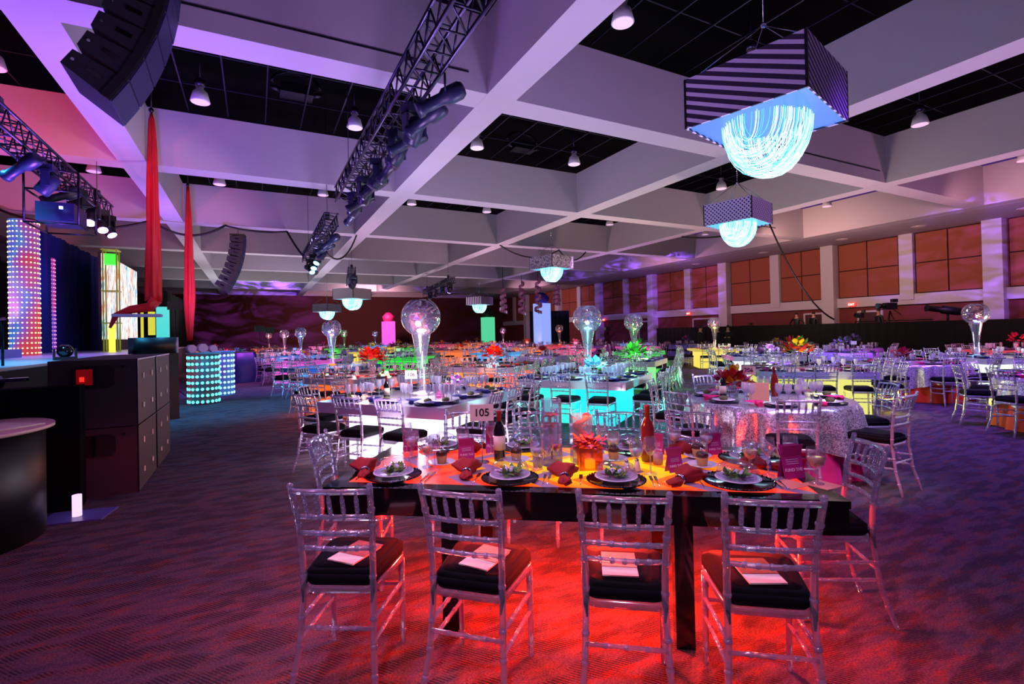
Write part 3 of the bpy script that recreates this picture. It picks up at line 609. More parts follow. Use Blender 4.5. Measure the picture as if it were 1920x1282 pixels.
# chandeliers: box shade open below with a bowl of light fibres
def stripe_mat(name, kind, c1=(205, 190, 225), c2=(46, 34, 62), s=11):
    m, nt, out = nodes(name); b = nt.nodes.new('ShaderNodeBsdfPrincipled'); tc = nt.nodes.new('ShaderNodeTexCoord'); b.inputs['Roughness'].default_value = .6
    rp = nt.nodes.new('ShaderNodeValToRGB'); rp.color_ramp.interpolation = 'CONSTANT'; rp.color_ramp.elements[0].color = (*s2l(c1), 1); rp.color_ramp.elements[1].color = (*s2l(c2), 1); rp.color_ramp.elements[1].position = .45
    if kind in ('h', 'v'):
        sp = nt.nodes.new('ShaderNodeSeparateXYZ'); L(tc.outputs['Object'], sp.inputs[0])
        ma = nt.nodes.new('ShaderNodeMath'); ma.operation = 'MULTIPLY'; ma.inputs[1].default_value = s
        fr = nt.nodes.new('ShaderNodeMath'); fr.operation = 'FRACT'
        if kind == 'h': L(sp.outputs['Z'], ma.inputs[0])
        else:
            ad = nt.nodes.new('ShaderNodeMath'); ad.operation = 'ADD'; L(sp.outputs['X'], ad.inputs[0]); L(sp.outputs['Y'], ad.inputs[1]); L(ad.outputs[0], ma.inputs[0])
        L(ma.outputs[0], fr.inputs[0]); L(fr.outputs[0], rp.inputs[0])
    elif kind in ('dr', 'dl'):
        sp = nt.nodes.new('ShaderNodeSeparateXYZ'); L(tc.outputs['Object'], sp.inputs[0]); ma = nt.nodes.new('ShaderNodeMath'); ma.operation = 'MULTIPLY_ADD'; ma.inputs[1].default_value = .448*s*(1 if kind == 'dr' else -1)
        L(sp.outputs['X' if kind == 'dr' else 'Y'], ma.inputs[0]); mb_ = nt.nodes.new('ShaderNodeMath'); mb_.operation = 'MULTIPLY'; mb_.inputs[1].default_value = s; L(sp.outputs['Z'], mb_.inputs[0]); L(mb_.outputs[0], ma.inputs[2])
        fr = nt.nodes.new('ShaderNodeMath'); fr.operation = 'FRACT'; L(ma.outputs[0], fr.inputs[0]); L(fr.outputs[0], rp.inputs[0])
    elif kind == 'zig':
        wv = nt.nodes.new('ShaderNodeTexWave'); wv.inputs['Scale'].default_value = 4; wv.inputs['Distortion'].default_value = 4; wv.bands_direction = 'Z'; L(tc.outputs['Object'], wv.inputs['Vector']); L(wv.outputs['Fac'], rp.inputs[0])
    elif kind == 'dots':
        sp = nt.nodes.new('ShaderNodeSeparateXYZ'); L(tc.outputs['Object'], sp.inputs[0])
        def mm(op, a, b):
            q = nt.nodes.new('ShaderNodeMath'); q.operation = op
            for i, v in enumerate((a, b)):
                if isinstance(v, (int, float)): q.inputs[i].default_value = v
                else: L(v, q.inputs[i])
            return q.outputs[0]
        uu = mm('ADD', sp.outputs['X'], sp.outputs['Y']); p1 = mm('SUBTRACT', mm('FRACT', mm('MULTIPLY', mm('ADD', uu, sp.outputs['Z']), s), 0), .5); p2 = mm('SUBTRACT', mm('FRACT', mm('MULTIPLY', mm('SUBTRACT', uu, sp.outputs['Z']), s), 0), .5)
        L(mm('ADD', mm('MULTIPLY', p1, p1), mm('MULTIPLY', p2, p2)), rp.inputs[0]); rp.color_ramp.elements[0].color, rp.color_ramp.elements[1].color = (*s2l(c2), 1), (*s2l(c1), 1); rp.color_ramp.elements[1].position = .09
    elif kind == 'fleck':
        vo = nt.nodes.new('ShaderNodeTexNoise'); vo.inputs['Scale'].default_value = 14; vo.inputs['Detail'].default_value = 6; L(tc.outputs['Object'], vo.inputs['Vector']); L(vo.outputs[0], rp.inputs[0]); rp.color_ramp.elements[1].position = .5; rp.color_ramp.elements[1].color = (*s2l((120, 110, 135)), 1)
    if kind != 'plain': L(rp.outputs[0], b.inputs['Base Color'])
    else: b.inputs['Base Color'].default_value = (*s2l(c1), 1)
    L(b.outputs[0], out.inputs[0]); return m
FIB = emis('fibre_glow', (190, 235, 255), 1.9); FIB2 = emis('fibre_aqua', (90, 215, 240), 1.3); DIFF = emis('chandelier_diffuser', (70, 130, 250), .95); DIFA = emis('chandelier_diffuser_aqua', (80, 200, 230), 1.0)
def chandelier(x, y, zb, rz, k1, k2, lab, hook, ns=170, r=.0045, W=1.34, H=.6, D=.62, dif=DIFF, hh=.62):
    t = empty('chandelier', (x, y, zb), rz, lab, 'chandelier'); h = W/2
    for a in (-h, h): MB().box((0, a, H/2), (W, .02, H)).build('shade_panel', k1, t); MB().box((a, 0, H/2), (.02, W, H)).build('shade_panel', k2, t)
    for a in (-h, h):
        for b in (-h, h): MB().box((a, b, H/2), (.028, .028, H+.004)).build('corner_strip', BLK, t)
    MB().box((0, 0, .03), (W-.03, W-.03, .02)).build('diffuser', dif, t)
    g = MB(); g2 = MB()
    for i in range(ns):
        # fibres droop from one half of the ring to the other
        a = random.uniform(.12, PI-.12); a2 = -a+random.uniform(-.35, .35); ra = h*.78*random.uniform(.85, 1); p0 = Vector((ra*math.cos(a), ra*math.sin(a)*.95, .02)); p1 = Vector((ra*math.cos(a2), ra*math.sin(a2)*.95, .02)); dd = D*(.35+.65*abs(math.sin(a)))*random.uniform(.88, 1.04)
        pts = []
        for j in range(13):
            s_ = .5-.5*math.cos(PI*j/12); q = p0.lerp(p1, s_); q.z = .02-dd*math.sqrt(max(0, 1-abs(2*s_-1)**2.3)); pts.append(q)
        (g if i % 3 else g2).tube(pts, r, 3, False)
    tag(g.build('light_fibres', FIB, t), kind='stuff'); tag(g2.build('light_fibres_aqua', FIB2, t), kind='stuff')
    g = MB(); hk = Vector((0, 0, H+hh))
    for a, b in ((-h, -h), (h, -h), (h, h), (-h, h)): g.tube([(a*.92, b*.92, H), tuple(hk)], .006 if x < 8 else .009, 5)
    g.tube([tuple(hk), (0, 0, hook-zb)], .006, 5); g.ball(tuple(hk), .035, 8); g.build('suspension_wire', SILV, t)
    l = bpy.data.lights.new('chandelier_lamp', 'POINT'); l.energy = 26; l.color = (.45, .75, 1); l.shadow_soft_size = .1
    o = bpy.data.objects.new('chandelier_lamp', l); COL.objects.link(o); o.location = (x, y, zb-.75)
def ctr(nx, ny, a, W=1.34):
    # centre from the corner nearest the camera
    return nx+W/2*(math.cos(a)-math.sin(a)), ny+W/2*(math.sin(a)+math.cos(a))
a = R(14); x, y = ctr(5.05, 3.07, a)
chandelier(x, y, 4.03, a, stripe_mat('stripes_right', 'dr', s=13), stripe_mat('stripes_left', 'dl', s=9.5), 'largest chandelier, a black and white striped box with a bowl of glowing fibres', 8.56, 150, .0035)
x, y = ctr(11.86, 8.79, a); chandelier(x, y, 4.54, a, stripe_mat('dots_violet', 'dots', (200, 170, 245), (40, 24, 80), 9), stripe_mat('dots_lilac', 'dots', (200, 180, 245), (40, 24, 80), 9), 'chandelier with a lilac box covered in dark polka dots', 8.56, 150, .006, dif=DIFA)
x, y = ctr(12.4, 19.73, a); chandelier(x, y, 4.65, a, stripe_mat('fleck', 'fleck'), MATS['fleck'], 'chandelier with a grey flecked box and pale green bowl in the middle distance', 8.56, 90, .011, 1.5, dif=DIFA)
x, y = ctr(4.91, 28.85, R(38)); chandelier(x, y, 3.74, R(38), stripe_mat('plain_white', 'plain', (190, 186, 200)), MATS['plain_white'], 'chandelier with a plain white box and aqua bowl below the small far truss', 4.63, 80, .013, 1.5, dif=DIFA, hh=.16)
x, y = ctr(4.83, 39.37, R(40)); chandelier(x, y, 3.52, R(40), stripe_mat('zigzag', 'zig'), MATS['zigzag'], 'small far chandelier with a zigzag patterned box', 8.56, 60, .017, 1.5, dif=DIFA)
x, y = ctr(15.07, 34.07, R(28)); chandelier(x, y, 3.8, R(28), stripe_mat('far_stripes', 'v', s=6), MATS['far_stripes'], 'far chandelier with thin stripes above the green lit pillar', 8.56, 60, .017, 1.5, dif=DIFA)

# red aerial silks
RS = mat('red_silk', (200, 16, 26), .55, noise=(4, .3))
def silk(x, y, z0, z1, w0, wm, lab, knot=False):
    t = empty('aerial_silk', (x, y, 0), R(-15), lab, 'silk fabric')
    g = MB(); n = 36; rows = 24
    for j in range(rows+1):
        s = j/rows; z = z1-(z1-z0)*s; wd = w0+(wm-w0)*min(1, s*1.0)**.42 if not knot else w0+(wm-w0)*math.sin(min(1, s*1.15)*PI*.5)*(1 if s < .72 else max(.25, 1-(s-.72)*2.6))
        for k in range(n):
            a = 2*PI*k/n; r = 1+.22*math.sin(5*a+s*3)+.1*math.sin(9*a-s*5)
            g.v.append((wd*r*math.cos(a), wd*.45*r*math.sin(a), z))
    for j in range(rows):
        for k in range(n): g.face([j*n+k, j*n+(k+1) % n, (j+1)*n+(k+1) % n, (j+1)*n+k][::-1], True)
    g.face(list(range(n))); g.face([rows*n+k for k in range(n)][::-1])
    g.build('fabric', RS, t)
    g = MB(); g.tube([(0, 0, z1), (0, 0, 8.56)], .02, 6); g.ball((0, 0, z1+.06), .06, 8); g.build('hanger', DSTEEL, t)
    return t
t = silk(-2.2, 14.85, 2.55, 7.2, .02, .16, 'left of the two red silk lengths hanging from the ceiling')
g = MB(); g.box((-.35, .0, 2.2), (.95, .5, .06), R(18)); g.build('fabric_tail', mat('pale_blue_fabric', (170, 190, 250), .6), t)
g = MB(); g.tube([(.05, 0, 2.6), (-.1, 0, 2.4), (-.45, -.1, 2.34), (-.75, -.15, 2.2), (-.85, -.2, 1.9)], [.14, .12, .1, .07, .03], 10); g.build('fabric_fold', RS, t)
silk(-2.14, 21.7, 1.55, 7.25, .04, .17, 'right red silk, narrower and farther away, ending in a point', True)
# metal stand under the left silk and stands behind
def stand(x, y, h, lab):
    t = empty('microphone_stand', (x, y, 0), R(20), lab, 'stand'); g = MB(); g.tube([(0, 0, .05), (0, 0, h)], .012, 6); g.build('pole', DSTEEL, t)
    g = MB()
    for k in range(3): g.tube([(0, 0, .3), (.28*math.cos(2.1*k), .28*math.sin(2.1*k), .01)], .01, 5)
    g.build('leg', DSTEEL, t); g = MB(); g.box((0, 0, h), (.35, .02, .22)); g.build('holder', DSTEEL, t)
stand(-1.9, 15.9, 2.5, 'music stand just right of the left red silk'); stand(.15, 21.5, 1.95, 'left of two thin stands right of the right red silk'); stand(.5, 21.8, 1.9, 'right of two thin stands right of the right red silk')

# swag cables along the ceiling
CB_ = mat('black_cable', (10, 9, 12), .6)
def cable(pts, sag, r, lab):
    g = MB()
    for a, b in zip(pts[:-1], pts[1:]):
        a, b = Vector(a), Vector(b); P_ = []
        for i in range(13): s = i/12; p = a.lerp(b, s); p.z -= sag*4*s*(1-s); P_.append(p)
        g.tube(P_, r, 6)
    tag(g.build('hanging_cable', CB_), lab, 'cable')
cable([(-7.4, 21.9, 5.97), (-3.3, 21.9, 5.93), (-1.0, 22.0, 5.95)], .45, .045, 'thick black cable swagging from the stage to the far loudspeaker array')
cable([(-1.0, 22.0, 5.97), (1.2, 22.0, 5.9), (2.0, 21.5, 4.6)], .12, .04, 'black cable looping from the far loudspeaker array to the second truss')
cable([(2.0, 18.4, 4.9), (3.95, 22.1, 5.95)], .8, .035, 'black cable drooping right of the second middle truss')
cable([(10.9, 22.2, 6.0), (14.4, 22.2, 5.95), (16.3, 22.4, 6.0)], .5, .035, 'black cable swag on the beam right of the flecked chandelier')
cable([(17.9, 17.0, 5.95), (19.3, 13.5, 5.98)], .25, .04, 'black cable swag behind the polka dot chandelier')
cable([(19.3, 13.5, 5.98), (23.4, 13.3, 1.9)], .7, .035, 'long black cable falling from the beam to the camera platform')
cable([(-2.1, 7.4, 7.4), (-1.75, 7.5, 6.1), (-1.85, 7.8, 7.4)], .1, .035, 'cable bundle looping down beside the large loudspeaker array')

# ================================================================== CHAIRS
def py_(z):   # rear post: back line of the chair
    P_ = ((0, -.275), (.2, -.215), (.45, -.185), (.6, -.19), (.78, -.215), (.93, -.26))
    for (a, ya), (b, yb) in zip(P_[:-1], P_[1:]):
        if z <= b: return ya+(yb-ya)*(z-a)/(b-a)
    return -.26
def px_(z):
    P_ = ((0, .19), (.2, .168), (.45, .158), (.62, .160), (.93, .176))
    for (a, ya), (b, yb) in zip(P_[:-1], P_[1:]):
        if z <= b: return ya+(yb-ya)*(z-a)/(b-a)
    return .176
def nodal(g, pts, r, n, rings, rk=1.28):
    """bamboo turning: a rod with raised rings at fractions of its length"""
    g.tube(pts, r, n); r = sum(r)/len(r) if isinstance(r, list) else r
    P_ = [Vector(p) for p in pts]; Ls = [(b-a).length for a, b in zip(P_[:-1], P_[1:])]; T = sum(Ls)
    for f in rings:
        d = f*T; i = 0
        while i < len(Ls)-1 and d > Ls[i]: d -= Ls[i]; i += 1
        u = (P_[i+1]-P_[i]).normalized(); c = P_[i]+u*d
        g.tube([tuple(c-u*.009), tuple(c-u*.004), tuple(c+u*.004), tuple(c+u*.009)], [r*1.02, r*rk, r*rk, r*1.02], n, False)
def seat_outline(s=1.0, n=6):
    out = []; w1, w2, y1, y2, c = .195*s, .165*s, .2*s, -.18*s, .05
    for cx, cy, a0 in ((w1-c, y1-c, 0), (-w1+c, y1-c, 90), (-w2+c, y2+c, 180), (w2-c, y2+c, 270)):
        for k in range(n+1): a = R(a0+90*k/n); out.append((cx+c*math.cos(a), cy+c*math.sin(a)))
    return out
def chair_parts(n):
    d = {}
    for s in (-1, 1):
        g = MB(); zz = [0, .1, .2, .33, .45, .6, .7, .78, .86, .93]
        nodal(g, [(s*px_(z), py_(z), z) for z in zz], [.0125, .013, .0135, .014, .0145, .0145, .014, .014, .0135, .013], n, (.12, .24, .36, .55, .68, .8, .88) if n > 5 else ())
        if n > 5: g.ball((s*.176, -.26, .932), .0145, 8)
        d['rear_leg%d' % s] = g
        g = MB(); nodal(g, [(s*.182, .175, 0), (s*.18, .172, .43)], [.0125, .0165], n, (.15, .6, .85) if n > 5 else ()); d['front_leg%d' % s] = g
    g = MB(); g.prism(seat_outline(), .43, .462); d['seat'] = g
    g = MB(); o = seat_outline(1.0); g.prism([(x*.96, y*.96) for x, y in o], .463, .475, None, -.04); g.prism(o, .475, .515); g.prism(o, .515, .534, None, .13); g.prism([(x*.87, y*.87) for x, y in o], .534, .539, None, .35)
    if n > 5:
        for s in (-1, 1): g.tube([(s*.15, -.17, .49), (s*.16, -.19, .455), (s*.155, -.2, .40)], [.008, .01, .004], 6)
    d['cushion'] = g
    for i, z in enumerate((.905, .785, .71, .64)):
        g = MB(); x = px_(z); K = 6
        nodal(g, [(-x+2*x*k/K, py_(z)-.028*math.sin(PI*k/K), z+.006*math.sin(PI*k/K)) for k in range(K+1)], .0125 if i == 0 else .0105, n, ([.2, .35, .5, .65, .8] if i else []) if n > 5 else ())
        d['back_rail%d' % i] = g
    for i in range(5):
        f = (i+1)/6; g = MB(); xt, xb = (-1+2*f)*px_(.9), (-1+2*f)*px_(.785)
        a = Vector((xb, py_(.785)-.028*math.sin(PI*f), .785)); b = Vector((xt, py_(.905)-.028*math.sin(PI*f), .905))
        pts = [tuple(a.lerp(b, k/6)) for k in range(7)]
        if n > 5:
            g.tube(pts, [.0055, .0075, .010, .0095, .010, .0075, .0055], n)
            for q in (.3, .5, .7): g.ball(tuple(a.lerp(b, q)), .0115, 8)
        else: g.tube([pts[0], pts[-1]], .008, n)
        d['spindle%d' % i] = g
    S = []
    for s in (-1, 1):
        for za, zb in ((.33, .31), (.24, .22)): S.append(((s*px_(za), py_(za), za), (s*.181, .173, zb)))
    S.append(((-.181, .173, .30), (.181, .173, .30))); S.append(((-px_(.29), py_(.29), .29), (px_(.29), py_(.29), .29)))
    for i, (a, b) in enumerate(S):
        g = MB(); nodal(g, [a, b], .0095, n, (.25, .5, .75) if n > 5 else ()); d['stretcher%d' % i] = g
    return d
def make_chair(level):
    """0 full parts, 1 main parts, 2 one mesh"""
    if level == 2:
        d = chair_parts(4); g = MB()
        for k, v in d.items():
            g.k = 1 if k == 'cushion' else 0; g.add(v)
        return g.build('chiavari_chair', [ACRF, VEL])
    d = chair_parts(10 if level == 0 else 6); t = empty('chiavari_chair'); A = ACR if level == 0 else ACRF
    if level == 0:
        for k, v in d.items(): v.build(k.rstrip('-0123456789'), VEL if k == 'cushion' else A, t)
    else:
        for k in ('rear_leg-1', 'rear_leg1', 'front_leg-1', 'front_leg1'): d[k].build(k.rstrip('-0123456789'), A, t)
        d['seat'].build('seat', A, t); d['cushion'].build('cushion', VEL, t)
        g = MB(); [g.add(v) for k, v in d.items() if k[:4] in ('back', 'spin')]; g.build('backrest', A, t)
        g = MB(); [g.add(v) for k, v in d.items() if k[:4] == 'stre']; g.build('stretcher', A, t)
    return t
CH = [Proto(make_chair(0)), Proto(make_chair(1)), Proto(make_chair(2))]
NCH = [0]; CHPOS = []
def chair(level, x, y, rz, label, group=None):
    # x, y: seat centre; rz: direction the seat faces (+y rotated)
    for a, b in CHPOS:
        if (a-x)**2+(b-y)**2 < .16: return None
    CHPOS.append((x, y)); NCH[0] += 1
    return CH[level]((x, y, 0), rz, label, group, cat='chair')

# ================================================================== NEAR GLOWING TABLE
TX, TY, TR = 1.70, 2.55, R(-36)
tv = Vector((math.cos(TR), math.sin(TR))); nv = Vector((-math.sin(TR), math.cos(TR)))
def T(t, n, z=.76): return (TX+tv.x*t+nv.x*n, TY+tv.y*t+nv.y*n, z)
pm, nt, out = nodes('lit_zigzag_glass')
tc = nt.nodes.new('ShaderNodeTexCoord'); sp = nt.nodes.new('ShaderNodeSeparateXYZ'); L(tc.outputs['Object'], sp.inputs[0])
def mth(op, a, b=None, c=None):
    q = nt.nodes.new('ShaderNodeMath'); q.operation = op
    for i, v in enumerate((a, b, c)):
        if v is None: continue
        if isinstance(v, (int, float)): q.inputs[i].default_value = v
        else: L(v, q.inputs[i])
    return q.outputs[0]
tri = mth('PINGPONG', mth('ADD', sp.outputs['Y'], 10), .19)
u = mth('FRACT', mth('DIVIDE', mth('ADD', mth('ADD', sp.outputs['X'], 10), mth('MULTIPLY', tri, 1.0)), .42))
rp = nt.nodes.new('ShaderNodeValToRGB'); cr = rp.color_ramp; cr.interpolation = 'CONSTANT'
for i, (p, v) in enumerate(((0, 1.0), (.3, .3), (.45, .85), (.62, .0), (.84, .45))):
    el = cr.elements[i] if i < 2 else cr.elements.new(p); el.position = p; el.color = (v, v, v, 1)
L(u, rp.inputs[0])
# lamp colour of the panel from the middle (yellow) to the ends (red)
ds = mth('SQRT', mth('ADD', mth('POWER', mth('ABSOLUTE', mth('SUBTRACT', sp.outputs['X'], .15)), 2), mth('MULTIPLY', mth('POWER', mth('ABSOLUTE', sp.outputs['Y']), 2), 3)))
c2 = nt.nodes.new('ShaderNodeValToRGB'); cr = c2.color_ramp
for i, (p, c) in enumerate(((0, (250, 235, 0)), (.5, (250, 190, 0)), (.85, (255, 85, 20)), (1, (250, 70, 55)))):
    el = cr.elements[i] if i < 2 else cr.elements.new(p); el.position = p; el.color = (*s2l(c), 1)
L(ds, c2.inputs[0])
mxc = nt.nodes.new('ShaderNodeMix'); mxc.data_type = 'RGBA'; mxc.inputs['A'].default_value = (*s2l((240, 35, 5)), 1); L(rp.outputs[0], mxc.inputs['Factor']); L(c2.outputs[0], mxc.inputs['B'])
b = nt.nodes.new('ShaderNodeBsdfPrincipled'); b.inputs['Roughness'].default_value = .3; b.inputs['Specular IOR Level'].default_value = .25
gt = mth('GREATER_THAN', rp.outputs[0], .1); bc = nt.nodes.new('ShaderNodeMix'); bc.data_type = 'RGBA'; bc.inputs['A'].default_value = (*s2l((150, 130, 150)), 1); bc.inputs['B'].default_value = (.03, .015, .01, 1); L(gt, bc.inputs['Factor']); L(bc.outputs['Result'], b.inputs['Base Color'])
L(mxc.outputs['Result'], b.inputs['Emission Color']); L(mth('MULTIPLY', gt, 1.0), b.inputs['Emission Strength']); L(b.outputs[0], out.inputs[0])
t = empty('banquet_table', (TX, TY, 0), TR, 'near rectangular table with a black frame and glowing red and yellow zigzag glass top', 'table')
MB().box((0, 0, .745), (2.44, .90, .03)).build('glowing_top', pm, t)
g = MB()
for sx in (-1, 1): g.box((sx*1.265, 0, .742), (.10, 1.10, .036))
for sy in (-1, 1): g.box((0, sy*.495, .742), (2.43, .09, .036))
g.build('rim', BLKG, t); g = MB()
for sx in (-1, 1): g.box((sx*1.29, 0, .67), (.04, 1.08, .108))
for sy in (-1, 1): g.box((0, sy*.52, .67), (2.54, .04, .108))
g.build('apron', BLKG, t)
for sx, sy in ((-.62, -.47), (.57, -.47), (-.62, .47), (.57, .47)): MB().box((sx, sy, .31), (.09, .09, .62)).build('leg', BLKG, t)
MB().box((0, 0, .715), (2.3, .8, .02)).build('underlight', emis('underside_red', (255, 22, 14), 6), t)
for a, b, e in ((-.55, -.1, 60), (.12, -.2, 120), (.75, -.1, 105), (.3, .3, 25)):   # red lamps on the underside of the glass top
    l = bpy.data.lights.new('table_lamp', 'POINT'); l.energy = e; l.color = (1, .035, .015); l.shadow_soft_size = .06; o = bpy.data.objects.new('table_lamp', l); COL.objects.link(o); o.location = T(a, b, .60)

def back(bt, bn, ang, lab):   # chair from the midpoint of its back-top rail in table coordinates
    fx = Vector((-math.sin(TR+ang), math.cos(TR+ang))); p = T(bt, bn, 0)
    return chair(0, p[0]+fx.x*.255, p[1]+fx.y*.255, TR+ang, lab)
N0 = 3.06
C1 = back(-.99, -1.06, R(5), 'clear chair with black cushion, leftmost of the four in front of the zigzag table')
C2 = back(-.42, -1.05, R(-8), 'clear chair with black cushion, second from left in front of the zigzag table')
C3 = back(.25, -1.05, R(-2), 'clear chair with black cushion, third from left in front of the zigzag table')
C4 = back(.81, -1.04, R(-2), 'clear chair with black cushion, rightmost of the four in front of the zigzag table')
back(1.66, -.03, R(88), 'clear chair at the right end of the zigzag table, seen from the side')
back(-1.63, -.05, R(-78), 'clear chair at the left end of the zigzag table with a pink lit back')
for bt, lb in ((-.9, 'leftmost'), (-.32, 'second from left'), (.36, 'third from left'), (.9, 'rightmost')):
    back(bt, 1.01, PI+R(2), 'clear chair on the far side of the zigzag table, %s of four' % lb)
# booklets on the four seats
def booklet(c, dx, dy, rz, cov, lab):
    M4 = c.matrix_basis; p = M4 @ Vector((dx, dy, .541)); t = empty('program_booklet', tuple(p), c.rotation_euler.z+rz, lab, 'booklet')
    MB().box((0, -.035, .003), (.15, .2, .006)).build('pages', PAPER, t)
    MB().box((0, .01, .0075), (.15, .14, .003)).build('cover', cov, t)
cv1 = mat('floral_cover', (225, 120, 110), .6, noise=(45, .95)); cv2 = mat('cream_cover', (235, 170, 130), .6, noise=(20, .3)); cv3 = mat('brown_floral_cover', (190, 120, 70), .6, noise=(50, .95))
bpy.context.view_layer.update()
booklet(C1, .03, .0, R(-20), cv1, 'program with a pink floral cover on the leftmost front chair'); booklet(C2, .03, .01, R(-12), cv2, 'plain cream program on the second front chair')
booklet(C3, -.02, .0, R(2), cv2, 'orange lit cream program on the third front chair'); booklet(C4, -.01, -.01, R(8), cv3, 'program with a dark floral cover on the rightmost front chair')

# ------------------------------------------------------------------ tableware prototypes
def charger_p(mt=MIR, name='charger_plate'):
    g = MB(); g.lathe([(.0001, .003), (.11, .003), (.15, .012), (.16, .014), (.158, .010), (.11, 0), (.0001, 0)][::-1], 36)
    for k in range(36): a = 2*PI*k/36; g.ball((.157*math.cos(a), .157*math.sin(a), .014), .005, 6)
    return g.build(name, mt)
def plate_p(r=.115, name='salad_plate'):
    g = MB(); g.lathe([(.0001, 0), (r*.6, 0), (r, .014), (r*.99, .018), (r*.62, .006), (.0001, .006)], 32); return g.build(name, WHT)
def salad_p():
    t = empty('salad'); g = MB(); g2 = MB(); g3 = MB()
    for i in range(46):
        a = random.uniform(0, 2*PI); r = random.uniform(0, .055); g.petal((r*math.cos(a), r*math.sin(a), .005+random.random()*.02), (math.cos(a+1), math.sin(a+1), random.uniform(.2, 1)), random.uniform(.03, .055), .014, random.uniform(-.5, .6))
    for i in range(4): a = 1.3*i; g2.ball((.025*math.cos(a), .025*math.sin(a), .035), .012, 8)
    for i in range(12): a = random.uniform(0, 2*PI); r = random.uniform(.02, .06); g3.petal((r*math.cos(a), r*math.sin(a), .012), (math.cos(a), math.sin(a), .6), .035, .012)
    g.build('greens', GRN, t); g2.build('cheese', WHT, t); g3.build('red_leaf', mat('red_lettuce', (110, 20, 60), .6), t); return t
def dome_p():
    g = MB(); g.lathe([(.108, 0), (.107, .02), (.095, .055), (.06, .075), (.0001, .08)], 28); return g.build('plastic_dome', GLSP)
def napkin_p(mt=REDC, ring=True):
    t = empty('napkin'); g = MB(); n = 28
    # a bunched fan of cloth behind the ring and a short tail in front of it
    prof = ((-.085, .012, .010, .012), (-.07, .034, .016, .016), (-.04, .026, .018, .018), (-.015, .017, .016, .02), (.015, .022, .02, .024), (.045, .05, .034, .032), (.08, .075, .036, .034), (.105, .06, .02, .024), (.115, .02, .006, .012))
    for y, rx, rz_, cz in prof:
        for k in range(n):
            a = 2*PI*k/n; q = 1+.09*math.sin(6*a+y*30)+.05*math.sin(11*a); g.v.append((rx*q*math.cos(a), y+.012*math.cos(3*a), max(.001, cz+rz_*q*math.sin(a))))
    for i in range(len(prof)-1):
        for k in range(n): g.face([i*n+k, i*n+(k+1) % n, (i+1)*n+(k+1) % n, (i+1)*n+k][::-1], True)
    g.face([k for k in range(n)]); g.face([(len(prof)-1)*n+k for k in range(n)][::-1]); g.build('cloth', mt, t)
    if ring: MB().lathe([(.020, -.012), (.024, -.012), (.024, .012), (.020, .012)], 20, M=Matrix.Translation((0, -.012, .021)) @ Matrix.Rotation(R(90), 4, 'X'), close=True).build('ring', SILV, t)
    return t
def goblet_p(h=.17, r=.042, fill=None, name='goblet'):
    t = empty(name); g = MB(); g.lathe([(.034, 0), (.034, .003), (.008, .008), (.006, h*.22), (.010, h*.38), (.007, h*.42), (r*.75, h*.52), (r, h*.72), (r*.93, h)], 24, close=True); g.build('glass', GLS, t)
    if fill: MB().lathe([(.0001, h*.45), (r*.7, h*.54), (r*.93, h*.72), (.0001, h*.725)], 20).build('drink', fill, t)
    return t
def wine_p(h=.21, r=.04, fill=None):
    t = empty('wine_glass'); g = MB(); g.lathe([(.036, 0), (.036, .003), (.005, .009), (.004, h*.5), (.015, h*.53), (r, h*.72), (r*.8, h)], 20, close=True); g.build('glass', GLS, t)
    if fill: MB().lathe([(.0001, h*.54), (r*.85, h*.66), (r*.9, h*.72), (.0001, h*.725)], 16).build('drink', fill, t)
    return t
def cake_p():
    t = empty('dessert_cup'); MB().lathe([(.028, 0), (.034, .045), (.034, .05)], 20).build('sponge', CAKE, t); g = MB(); g.lathe([(.035, .05), (.036, .066), (.028, .078), (.0001, .08)], 20); g.build('chocolate_top', CHOC, t)
    MB().tube([(0, 0, .078), (.012, 0, .09), (.0, .01, .1), (-.008, 0, .09)], .004, 6).build('sugar_curl', WHT, t); return t
def shaker_p():
    t = empty('shaker'); MB().lathe([(.02, 0), (.021, .01), (.012, .06)], 14).build('body', mat('shaker_ceramic', (225, 190, 160), .4), t); MB().ball((0, 0, .064), .012, 10).build('cap', SILV, t); return t
def bottle_p(mt, cap, lab=True):
    t = empty('wine_bottle'); MB().lathe([(.036, 0), (.038, .01), (.038, .19), (.03, .22), (.015, .25), (.013, .30), (.015, .305), (.015, .315)], 24).build('body', mt, t)
    MB().lathe([(.0155, .25), (.0145, .30), (.0165, .305), (.0165, .318)], 20).build('capsule', cap, t)
    if lab: MB().lathe([(.0385, .07), (.0385, .16)], 28).build('label', LAB, t)
    return t
def card_p(col, w=.1, h=.14, lines=True, name='menu_card'):
    t = empty(name); a = R(14); 
    for s in (-1, 1):
        M4 = Matrix.Translation((0, s*.022, 0)) @ Matrix.Rotation(s*a, 4, 'X'); MB().box((0, 0, h/2), (w, .0015, h), M=M4).build('leaf', col, t)
    if lines:
        M4 = Matrix.Translation((0, -.022, 0)) @ Matrix.Rotation(-a, 4, 'X'); g = MB()
        g.box((0, -.002, h*.78), (w*.5, .001, .006), M=M4)
        for k in range(3): g.box((0, -.002, h*(.55-.06*k)), (w*.6, .001, .002), M=M4)
        g.build('print_line', WINK, t); text('heading', 'FUND THE', .018, WINK, t, M4 @ Matrix.Translation((0, -.002, h*.25)) @ Matrix.Rotation(R(90), 4, 'X'))
    return t
